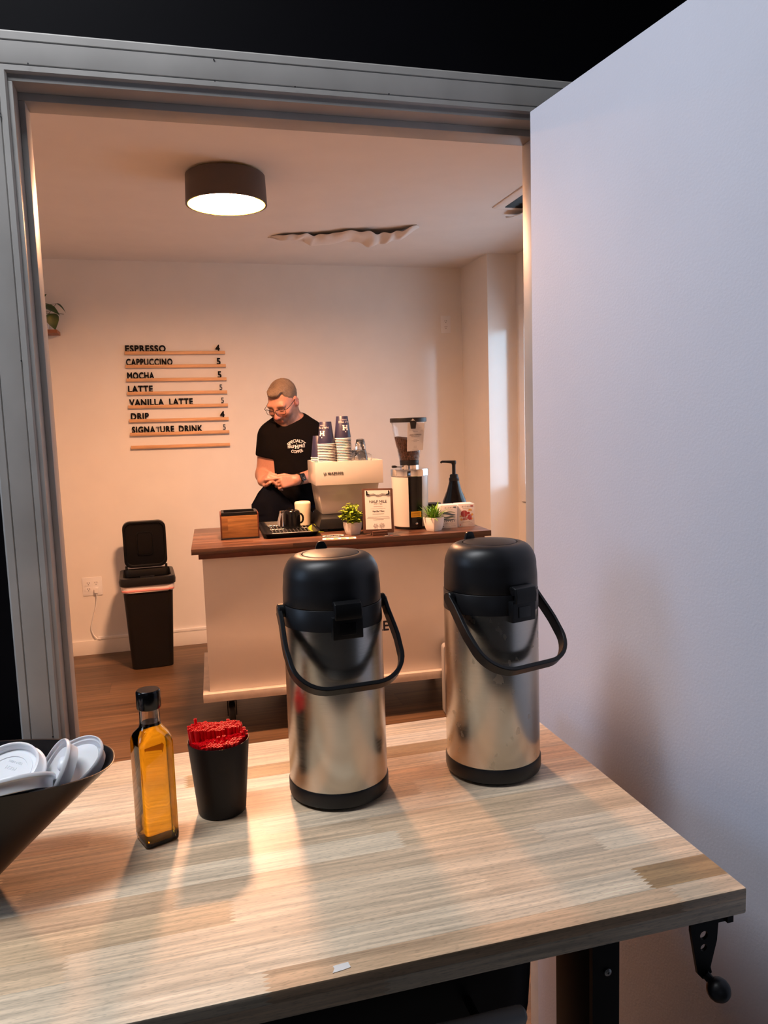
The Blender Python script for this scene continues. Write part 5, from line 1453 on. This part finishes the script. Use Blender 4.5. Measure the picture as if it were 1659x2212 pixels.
m = MB(); m.loft([rb_(0.1515, 0.1745, 0.505, 0.045), rb_(0.158, 0.181, 0.510, 0.05), rb_(0.160, 0.183, 0.535, 0.05), rb_(0.155, 0.178, 0.553, 0.05), rb_(0.135, 0.158, 0.556, 0.04), rb_(0.130, 0.153, 0.546, 0.04), rb_(0.130, 0.153, 0.505, 0.04)])
m.build('rim', BLKSAT, tc, smooth=40)
lidT = Matrix.Translation((0, 0.150, 0.565)) @ Matrix.Rotation(math.radians(8), 4, 'X')
m = MB()
P0 = rrect(-0.127, 0.127, 0.0, 0.292, 0.045, 8)
def off(P, d, cx=0, cy=0.146): return [(cx + (x - cx) * (1 - d / 0.127), cy + (y - cy) * (1 - d / 0.146)) for x, y in P]
L2 = lambda P, t: [lidT @ Vector((x, -t, y)) for x, y in P]
m.loft([L2(off(P0, 0.004), -0.022), L2(P0, -0.016), L2(P0, 0.010), L2(off(P0, 0.004), 0.012), L2(off(P0, 0.012), 0.010), L2(off(P0, 0.016), 0.0), ])
lo = m.build('lid', BLKSAT, tc, smooth=40)
m = MB(); P1 = rrect(-0.050, 0.050, 0.075, 0.225, 0.022, 6); cy = 0.15
o2 = lambda P, d: [(x * (1 - d / 0.05), cy + (y - cy) * (1 - d / 0.075)) for x, y in P]
m.loft([L2(P1, 0.0002), L2(P1, 0.005), L2(o2(P1, 0.004), 0.0055), L2(o2(P1, 0.005), 0.001), L2(o2(P1, 0.007), 0.001), L2(o2(P1, 0.008), 0.004), L2(o2(P1, 0.04), 0.0045)])
m.build('lid_flap', BLKSAT, lo, smooth=40)
m = MB()
for s in (-1, 1): m.tube([(s * 0.118, 0.155, 0.548), (s * 0.118, 0.158, 0.575)], 0.008, 10)
m.tube([(-0.04, -0.155, 0.5565), (0.04, -0.155, 0.5565)], 0.006, 10)
m.build('lid_hinge', BLKGL, tc)

# ------------------------------------------------------------------ grey panel standing in front of the counter
m = MB(); m.prism(rrect(0, 0.26, 0.0, 0.345, 0.018, 6), 0, 0.05, T=WALLT)
m.prism(rrect(0.03, 0.23, 0.06, 0.285, 0.012, 5), 0.0505, 0.0525, T=WALLT)
gp = tag(m.build('floor_panel', LTGREY, bevel=0.004, smooth=40), 'grey rounded plastic panel standing on the floor by the counter, behind the right airpot', 'panel')
gp.location = (1.165, 3.400, 0.0); gp.rotation_euler = (0, 0, -0.10)

# ================================================================== THE MAN BEHIND THE COUNTER
pr_ = thing('person', 'man in black T-shirt and glasses looking down at a dark cloth behind the counter', 'person', (0, 0, 0))
HR = (Matrix.Rotation(math.radians(-37), 3, 'Z') @ Matrix.Rotation(math.radians(35), 3, 'X') @ Matrix.Rotation(math.radians(0), 3, 'Y'))
HC = Vector((0.593, 4.410, 1.545))
HRn = np.array(HR)
def hp(x, y, z): return tuple(HC + HR @ Vector((x, y, z)))
def HE(c, r): return s_ell(hp(*c), r, HRn)
def HCp(a, b, ra, rb=None): return s_cap(hp(*a), hp(*b), ra, rb)
A = 'add'
SH_R, EL_R, WR_R = (0.516, 4.468, 1.345), (0.474, 4.485, 1.125), (0.447, 4.310, 1.100)
SH_L, EL_L, WR_L = (0.775, 4.475, 1.350), (0.832, 4.430, 1.128), (0.620, 4.215, 1.105)
torso = [(s_ell((0.635, 4.49, 0.95), (0.172, 0.118, 0.13)), 0.02, A), (s_ell((0.635, 4.465, 1.08), (0.172, 0.130, 0.16)), 0.06, A),
         (s_ell((0.640, 4.475, 1.25), (0.182, 0.120, 0.17)), 0.06, A), (s_cap((0.540, 4.47, 1.365), (0.748, 4.48, 1.368), 0.062), 0.06, A),
         (s_cap((0.600, 4.475, 1.415), (0.690, 4.48, 1.420), 0.058), 0.05, A)]
skin = torso + [
    (s_cap((0.648, 4.480, 1.40), (0.622, 4.432, 1.525), 0.064, 0.060), 0.03, A),
    # legs and feet
    (s_cap((0.555, 4.49, 0.93), (0.545, 4.47, 0.50), 0.088, 0.060), 0.04, A), (s_cap((0.545, 4.47, 0.50), (0.540, 4.50, 0.09), 0.058, 0.040), 0.03, A),
    (s_cap((0.715, 4.49, 0.93), (0.725, 4.47, 0.50), 0.088, 0.060), 0.04, A), (s_cap((0.725, 4.47, 0.50), (0.735, 4.50, 0.09), 0.058, 0.040), 0.03, A),
    (s_cap((0.540, 4.51, 0.05), (0.520, 4.36, 0.035), 0.042, 0.034), 0.03, A), (s_cap((0.735, 4.51, 0.05), (0.750, 4.36, 0.035), 0.042, 0.034), 0.03, A),
    # head
    (HE((0, 0.020, 0.030), (0.0755, 0.095, 0.085)), 0.03, A), (HE((0, -0.030, -0.020), (0.0665, 0.070, 0.088)), 0.03, A),
    (HE((0, -0.040, -0.082), (0.052, 0.050, 0.042)), 0.03, A), (HE((0, -0.076, -0.106), (0.024, 0.020, 0.018)), 0.02, A),
    (HCp((-0.040, -0.080, 0.022), (0.040, -0.080, 0.022), 0.016), 0.016, A),
    (HE((0.043, -0.064, -0.030), (0.024, 0.026, 0.022)), 0.02, A), (HE((-0.043, -0.064, -0.030), (0.024, 0.026, 0.022)), 0.02, A),
    (HE((0.031, -0.103, 0.002), (0.018, 0.013, 0.012)), 0.012, 'sub'), (HE((-0.031, -0.103, 0.002), (0.018, 0.013, 0.012)), 0.012, 'sub'),
    (HE((0.031, -0.083, -0.001), (0.0135, 0.0125, 0.0115)), 0.004, A), (HE((-0.031, -0.083, -0.001), (0.0135, 0.0125, 0.0115)), 0.004, A),
    (HCp((0, -0.096, 0.010), (0, -0.120, -0.034), 0.0085, 0.0125), 0.010, A),
    (HE((0.013, -0.107, -0.039), (0.009, 0.010, 0.008)), 0.006, A), (HE((-0.013, -0.107, -0.039), (0.009, 0.010, 0.008)), 0.006, A),
    (HE((0, -0.088, -0.064), (0.030, 0.016, 0.018)), 0.014, A),
    (HCp((-0.020, -0.098, -0.0645), (0.020, -0.098, -0.0645), 0.0050), 0.004, A), (HCp((-0.017, -0.097, -0.0755), (0.017, -0.097, -0.0755), 0.0058), 0.004, A),
    (HE((0.0795, 0.012, -0.012), (0.010, 0.021, 0.033)), 0.008, A), (HE((-0.0795, 0.012, -0.012), (0.010, 0.021, 0.033)), 0.008, A),
    (HE((0.0900, 0.006, -0.008), (0.006, 0.011, 0.018)), 0.005, 'sub'), (HE((-0.0900, 0.006, -0.008), (0.006, 0.011, 0.018)), 0.005, 'sub'),
    # arms
    (s_cap(SH_R, EL_R, 0.058, 0.046), 0.03, A), (s_cap(EL_R, WR_R, 0.047, 0.029), 0.02, A),
    (s_cap(SH_L, EL_L, 0.058, 0.046), 0.03, A), (s_cap(EL_L, WR_L, 0.047, 0.030), 0.02, A)]
def hand(W, dirv, back, curl, thumb, spread=0.0165):
    """palm from wrist W along dirv; 'back' is the outward normal of the hand's back; curl per finger index..little"""
    d = Vector(dirv).normalized(); b = Vector(back); b = (b - d * b.dot(d)).normalized(); s = d.cross(b).normalized()
    W = Vector(W); out = []
    knuck = [W + d * (0.088 - 0.004 * abs(i - 1)) + s * (spread * (1.5 - i)) + b * 0.003 for i in range(4)]
    for i in range(4): out.append((s_cap(tuple(W + d * 0.012 + s * (0.010 * (1.5 - i))), tuple(knuck[i]), 0.0150, 0.0115), 0.010, A))
    LEN = [(0.042, 0.026, 0.020), (0.046, 0.029, 0.021), (0.043, 0.027, 0.020), (0.034, 0.021, 0.018)]
    for i in range(4):
        p = knuck[i]; ang = 0.0; rad = 0.0094 - (0.0011 if i == 3 else 0)
        for j_, L in enumerate(LEN[i]):
            ang += curl[i][j_]
            q = p + (d * math.cos(ang) - b * math.sin(ang)) * L + s * (0.002 * (1.5 - i))
            out.append((s_cap(tuple(p), tuple(q), rad, rad - 0.0009), 0.003, A)); rad -= 0.0008; p = q
    t0 = W + d * 0.022 + s * 0.020 - b * 0.006
    t1 = t0 + (d * thumb[0] + s * thumb[1] - b * thumb[2]).normalized() * 0.040
    t2 = t1 + (d * (thumb[0] + 0.5) + s * (thumb[1] - 0.45) - b * thumb[2]).normalized() * 0.032
    t3 = t2 + (d * (thumb[0] + 0.7) + s * (thumb[1] - 0.8) - b * thumb[2]).normalized() * 0.022
    out += [(s_cap(tuple(t0), tuple(t1), 0.0150, 0.0115), 0.008, A), (s_cap(tuple(t1), tuple(t2), 0.0112, 0.0100), 0.003, A), (s_cap(tuple(t2), tuple(t3), 0.0100, 0.0085), 0.003, A)]
    return out
# his left hand (seen at the right): back towards the viewer, thumb side up
skin += hand(WR_L, (-0.90, -0.26, -0.08), (-0.42, -0.88, 0.16), [(0.25, 0.35, 0.2), (0.75, 0.9, 0.5), (0.95, 1.0, 0.6), (1.05, 1.05, 0.6)], (0.75, 0.5, 0.35))
# his right hand (seen at the left): closed on the cloth, thumb on top
skin += hand(WR_R, (0.30, -0.80, 0.30), (-0.72, -0.20, 0.62), [(0.7, 0.9, 0.5), (0.85, 1.0, 0.6), (0.95, 1.05, 0.6), (1.05, 1.05, 0.6)], (0.8, 0.55, 0.1))
gx_ = np.arange(0.36, 0.92, 0.004); gy_ = np.arange(4.08, 4.64, 0.004)
gz_ = np.concatenate([np.arange(-0.03, 0.90, 0.016), np.arange(0.90, 1.70, 0.004)])
body, V = sdf_obj('body', skin, gx_, gy_, gz_, SKIN, pr_, relax=1)
# skin tone per vertex: stubble on the jaw, redder nose, ears and lips, grey-brown brows
Hl = (V - np.array(HC)) @ HRn
X_, Y_, Z_ = Hl.T
head = (np.abs(X_) < 0.10) & (np.abs(Y_) < 0.15) & (Z_ > -0.135) & (Z_ < 0.14)
tone = np.tile(np.array([0.40, 0.195, 0.135]), (len(V), 1))
def blend(mask, c, k):
    w = np.clip(mask, 0, 1)[:, None] * k
    tone[:] = tone * (1 - w) + np.array(c) * w
g_ = lambda v, c, s: np.exp(-((v - c) / s) ** 2)
blend(head * g_(X_, 0, 0.022) * g_(Z_, -0.034, 0.018) * (Y_ < -0.085), (0.45, 0.14, 0.11), 0.7)
blend(head * g_(np.abs(X_), 0.045, 0.022) * g_(Z_, -0.032, 0.022) * (Y_ < -0.03), (0.43, 0.165, 0.12), 0.5)
blend(head * (np.abs(X_) > 0.072) * g_(Z_, -0.012, 0.035), (0.43, 0.14, 0.11), 0.6)
blend(head * (np.clip((-0.038 - Z_) / 0.02, 0, 1)) * (Y_ < 0.0) * (1 - 0.8 * g_(Z_, -0.070, 0.006) * (np.abs(X_) < 0.024)), (0.18, 0.11, 0.085), 0.6)
blend(head * g_(Z_, -0.0605 + 0.0, 0.006) * (Y_ < -0.085) * (np.abs(X_) < 0.034), (0.14, 0.085, 0.065), 0.5)
blend(head * (np.abs(X_) < 0.022) * g_(Z_, -0.0705, 0.0065) * (Y_ < -0.088), (0.34, 0.12, 0.10), 0.7)
blend(head * (np.abs(np.abs(X_) - 0.032) < 0.019) * g_(Z_, 0.0245 - 0.12 * (np.abs(np.abs(X_) - 0.030)), 0.0050) * (Y_ < -0.07), (0.13, 0.085, 0.06), 0.85)
blend(head * (np.abs(np.abs(X_) - 0.031) < 0.013) * g_(Z_, -0.0065, 0.0022) * (Y_ < -0.085), (0.08, 0.05, 0.04), 0.8)
hands = (V[:, 1] < 4.26) & (V[:, 2] < 1.17)
blend(hands * 1.0, (0.44, 0.215, 0.16), 0.6)
ca = body.data.color_attributes.new('tone', 'FLOAT_COLOR', 'POINT')
ca.data.foreach_set('color', np.concatenate([tone, np.ones((len(V), 1))], 1).ravel())

# short hair: a shell over the skull, cut along a hairline
def grow(e): return e
hair = [(HE((0, 0.022, 0.033), (0.0790, 0.0980, 0.0870)), 0.004, A), (HE((0, -0.034, 0.086), (0.050, 0.050, 0.028)), 0.02, A)]
def hairline(F, xs, ys, zs):
    Xg, Yg, Zg = np.meshgrid(xs, ys, zs, indexing='ij')
    P = (np.stack([Xg, Yg, Zg], -1) - np.array(HC)) @ HRn
    x, y, z = P[..., 0], P[..., 1], P[..., 2]
    zl = np.where(y < -0.03, 0.072 - 0.10 * np.clip(np.abs(x) - 0.048, 0, 1) * 6, 0)          # forehead
    zl = np.interp(y, [-0.12, -0.060, -0.035, -0.012, 0.010, 0.030, 0.06, 0.13], [0.074, 0.072, 0.045, 0.012, 0.010, -0.02, -0.060, -0.070])
    zl = zl + 0.030 * np.exp(-((np.abs(x) - 0.050) / 0.014) ** 2) * (y < -0.045) - 0.006 * np.exp(-(x / 0.02) ** 2) * (y < -0.05)
    cut = (zl - z) * 0.8
    rough_ = 0.0012 * np.sin(x * 310 + y * 120) * np.sin(y * 280 + z * 210)
    return np.maximum(F + rough_, cut)
hx_ = np.arange(HC.x - 0.15, HC.x + 0.15, 0.003); hy_ = np.arange(HC.y - 0.16, HC.y + 0.16, 0.003); hz_ = np.arange(HC.z - 0.14, HC.z + 0.16, 0.003)
sdf_obj('hair', hair, hx_, hy_, hz_, HAIR, pr_, relax=1, post=hairline)

# glasses
m = MB(); HT = Matrix.Translation(HC) @ HR.to_4x4()
def lens_outline(s, k=1.0):
    return [(s * (0.0335 + x * k), z * k) for x, z in rrect(-0.0275, 0.0275, -0.0165, 0.0165, 0.009, 4)]
yl = lambda x: -0.1165 + 4.0 * x * x
for s in (-1, 1):
    P = [(x, yl(x), z - 0.002) for x, z in lens_outline(s)]
    m.tube([HT @ Vector(p) for p in P + P[:2]], 0.0015, 6)
    m.tube([HT @ Vector(p) for p in ((s * 0.0600, yl(0.06), 0.008), (s * 0.0740, -0.092, 0.009), (s * 0.0785, -0.05, 0.007), (s * 0.0830, 0.000, 0.010), (s * 0.0835, 0.022, 0.004), (s * 0.082, 0.035, -0.015))], 0.0017, 6)
m.tube([HT @ Vector(p) for p in ((-0.0065, yl(0.0065), 0.004), (0, -0.1190, 0.0065), (0.0065, yl(0.0065), 0.004))], 0.0016, 6)
gl = m.build('glasses', BLKMET, pr_, smooth=60)
m = MB()
for s in (-1, 1):
    o = lens_outline(s, 0.97)
    m.loft([[HT @ Vector((x, yl(x) - 0.0006, z - 0.002)) for x, z in o], [HT @ Vector((x, yl(x) + 0.0006, z - 0.002)) for x, z in o]])
m.build('lens', LENS, gl)

# T-shirt over trunk and upper arms
def lerp3(a, b, k): return tuple(a[i] + (b[i] - a[i]) * k for i in range(3))
g = 0.009
shirt = [(s_ell((0.635, 4.49, 0.95), (0.172 + g, 0.118 + g, 0.13)), 0.02, A), (s_ell((0.635, 4.463, 1.08), (0.176 + g, 0.134 + g, 0.17)), 0.06, A),
         (s_ell((0.640, 4.475, 1.25), (0.182 + g, 0.122 + g, 0.18)), 0.06, A), (s_cap((0.540, 4.47, 1.365), (0.748, 4.48, 1.368), 0.062 + g), 0.06, A),
         (s_cap((0.600, 4.475, 1.410), (0.690, 4.48, 1.415), 0.058 + g), 0.05, A),
         (s_cap(SH_R, lerp3(SH_R, EL_R, 0.56), 0.066, 0.062), 0.035, A), (s_cap(SH_L, lerp3(SH_L, EL_L, 0.56), 0.066, 0.062), 0.035, A)]
def shirt_cut(F, xs, ys, zs):
    Xg, Yg, Zg = np.meshgrid(xs, ys, zs, indexing='ij')
    folds = 0.0022 * np.sin(Zg * 75 + Xg * 45 + 2 * np.sin(Xg * 30)) * np.clip((1.22 - Zg) / 0.15, 0, 1)
    F = F + folds
    for sh, el in ((SH_R, EL_R), (SH_L, EL_L)):                  # sleeve hems, cut square to the arm
        sh, el = np.array(sh), np.array(el); d = (el - sh) / np.linalg.norm(el - sh)
        c = sh + (el - sh) * 0.53
        t = (Xg - c[0]) * d[0] + (Yg - c[1]) * d[1] + (Zg - c[2]) * d[2]
        side = (Xg < 0.525) if sh[0] < 0.6 else (Xg > 0.762)
        F = np.where(side & (Zg < 1.3) & (Zg > 1.02), np.maximum(F, t), F)
    neck = np.sqrt(((Xg - 0.640) / 0.078) ** 2 + ((Yg - 4.440) / 0.074) ** 2 + ((Zg - 1.482) / 0.062) ** 2)
    F = np.maximum(F, (1 - neck) * 0.06)
    return np.maximum(F, 0.86 - Zg)
sx_ = np.arange(0.39, 0.90, 0.005); sy_ = np.arange(4.28, 4.66, 0.005); sz_ = np.arange(0.84, 1.50, 0.005)
shirt_o, SV = sdf_obj('t_shirt', shirt, sx_, sy_, sz_, SHIRT, pr_, relax=2, post=shirt_cut)
# chest print
bvh = BVHTree.FromPolygons([tuple(v.co) for v in shirt_o.data.vertices], [tuple(p.vertices) for p in shirt_o.data.polygons])
pp = MB()
def arc_text(s, size, R, up, sx=1.0):
    vs, fs = text_mesh(s, size, 0.0005, 0.0, 'CENTER', sx=sx); out = []
    for v in vs:
        a = v.x / R
        if up: out.append(((R + v.y) * math.sin(a), (R + v.y) * math.cos(a) - R))
        else: out.append(((R - v.y) * math.sin(a), -(R - v.y) * math.cos(a) + R))
    pp.add([(x, y + (0.0225 if up else -0.0395), 0) for x, y in out], fs)
arc_text('SPECIALTY', 0.0235, 0.060, True, 0.86)
arc_text('COFFEE', 0.0235, 0.085, False, 0.92)
add_text(pp, 'HALF', 0.0235, Matrix.Translation((-0.0135, -0.0085, 0)), weight=0.0005, depth=0.0, align='RIGHT', sx=0.68)
add_text(pp, 'MILE', 0.0235, Matrix.Translation((0.0135, -0.0085, 0)), weight=0.0005, depth=0.0, align='LEFT', sx=0.72)
emblem(pp, Matrix.Translation((0, -0.014, 0)), 0.030, 0.0)
o = Vector((0.6525, 4.1, 1.288)); vs = []
bmx = bmesh.new()
bv = [bmx.verts.new(p) for p in pp.v]
for f in pp.f:
    try: bmx.faces.new([bv[i] for i in f])
    except ValueError: pass
bmesh.ops.triangulate(bmx, faces=bmx.faces)
bmesh.ops.subdivide_edges(bmx, edges=[e for e in bmx.edges if e.calc_length() > 0.006], cuts=2, use_grid_fill=False)
bmesh.ops.triangulate(bmx, faces=bmx.faces)
bmx.verts.index_update()
for v in bmx.verts:
    p = Vector((o.x + v.co.x, 4.0, o.z + v.co.y + 0.03 * v.co.x))
    hit = bvh.ray_cast(p, Vector((0, 1, 0)))
    vs.append((p.x, (hit[0].y if hit[0] else 4.36) - 0.0022, p.z))
mp = MB().add(vs, [[v.index for v in f.verts] for f in bmx.faces]); bmx.free()
mp.build('shirt_print', PRINT, shirt_o, recalc=False)
# trousers
tr_ = [(s_ell((0.635, 4.492, 0.93), (0.186, 0.134, 0.12)), 0.02, A)]
for hx0, kx, fx in ((0.555, 0.545, 0.540), (0.715, 0.725, 0.735)):
    tr_ += [(s_cap((hx0, 4.49, 0.92), (kx, 4.472, 0.50), 0.100, 0.076), 0.04, A), (s_cap((kx, 4.472, 0.50), (fx, 4.50, 0.08), 0.076, 0.066), 0.03, A)]
tx_ = np.arange(0.42, 0.86, 0.009); ty_ = np.arange(4.33, 4.66, 0.009); tz_ = np.arange(0.03, 1.08, 0.009)
sdf_obj('trousers', tr_, tx_, ty_, tz_, TROUS, pr_, relax=2, post=lambda F, a, b, c: np.maximum(np.maximum(F, (0.085 - c)[None, None, :]), (c - 0.965)[None, None, :]))
for fx, tx2 in ((0.540, 0.520), (0.735, 0.750)):
    shs = [(s_cap((fx, 4.525, 0.048), (tx2, 4.36, 0.040), 0.050, 0.042), 0.02, A), (s_cap((fx, 4.525, 0.06), (fx, 4.51, 0.10), 0.050, 0.054), 0.02, A)]
    sdf_obj('shoe', shs, np.arange(fx - 0.10, fx + 0.10, 0.007), np.arange(4.28, 4.62, 0.007), np.arange(-0.01, 0.17, 0.007), SHOE, pr_, relax=2, post=lambda F, a, b, c: np.maximum(F, (0.002 - c)[None, None, :]))
# watch on his left wrist
wd = (Vector(WR_L) - Vector(EL_L)).normalized(); wc = Vector(WR_L) - wd * 0.020
q = wd.to_track_quat('Z', 'Y').to_matrix().to_4x4(); WT = Matrix.Translation(wc) @ q
m = MB(); m.lathe([(0.0322, -0.010), (0.0345, -0.010), (0.0345, 0.010), (0.0322, 0.010), (0.0322, -0.010)], 36, 0, WT)
wo = m.build('watch_strap', BLKPL, pr_)
fn = Vector((-0.10, -1.0, 0.18)); fn = (fn - wd * fn.dot(wd)).normalized(); sd = wd.cross(fn).normalized()
FT = Matrix(((wd.x, sd.x, fn.x, 0), (wd.y, sd.y, fn.y, 0), (wd.z, sd.z, fn.z, 0), (0, 0, 0, 1)))
FT = Matrix.Translation(wc + fn * 0.0335) @ FT
m = MB(); m.prism(rrect(-0.018, 0.018, -0.021, 0.021, 0.007, 5), 0, 0.010, T=FT); m.build('watch_case', BLKGL, wo, bevel=0.001)
m = MB(); m.prism(rrect(-0.015, 0.015, -0.018, 0.018, 0.005, 4), 0.0102, 0.0106, T=FT); wf = m.build('watch_face', M('watch_screen_dark', (0.004, 0.004, 0.005), 0.5, spec=0.1), wo)
m = MB()
for x, y, w_, h_ in ((-0.010, -0.006, 0.0012, 0.012), (-0.002, -0.010, 0.0014, 0.010), (0.003, -0.010, 0.0014, 0.006), (0.007, -0.010, 0.0014, 0.008), (-0.006, -0.011, 0.010, 0.0012)):
    m.add([(x, y, 0.0108), (x + w_, y, 0.0108), (x + w_, y + h_, 0.0108), (x, y + h_, 0.0108)], [(0, 1, 2, 3)], 0, FT)
m.build('watch_dial_marks', INKGREY, wf, recalc=False)

# the dark apron cloth hanging from his hands
nu, nv = 40, 40; vs = []
for i in range(nu + 1):
    u = i / nu                                                    # left to right
    for j_ in range(nv + 1):
        v = j_ / nv                                               # top to bottom
        lx = np.interp(v, [0, 0.12, 0.28, 0.45, 1], [0.462, 0.412, 0.372, 0.376, 0.402]); rx = np.interp(v, [0, 0.3, 1], [0.515, 0.600, 0.640])
        x = lx + (rx - lx) * u
        zt = np.interp(u, [0, 0.35, 0.8, 1], [1.098, 1.112, 1.085, 1.065])
        z = zt + (0.735 - zt) * v - 0.05 * (1 - u) * math.sin(PI * min(1, v * 1.4)) * (0.4 if v < 0.5 else 0.2)
        y = 4.205 + 0.055 * v + 0.016 * math.sin(u * 10 + 1.5 * v) * (0.3 + v) + 0.03 * (1 - u) * (1 - v)
        vs.append((x, y, z))
b = [(x, y + 0.004, z) for x, y, z in vs]; N = len(vs); fs = []
for i in range(nu):
    for j_ in range(nv):
        p = i * (nv + 1) + j_
        fs.append((p, p + 1, p + nv + 2, p + nv + 1)); fs.append((N + p, N + p + nv + 1, N + p + nv + 2, N + p + 1))
bd = [i * (nv + 1) for i in range(nu + 1)] + [nu * (nv + 1) + j_ for j_ in range(1, nv + 1)] + [i * (nv + 1) + nv for i in range(nu - 1, -1, -1)] + [j_ for j_ in range(nv - 1, 0, -1)]
for p, q in zip(bd, bd[1:] + bd[:1]): fs.append((p, q, N + q, N + p))
tag(MB().add(vs + b, fs).build('apron_cloth', CLOTH, smooth=80), 'dark navy apron cloth hanging from the hands of the man', 'apron')
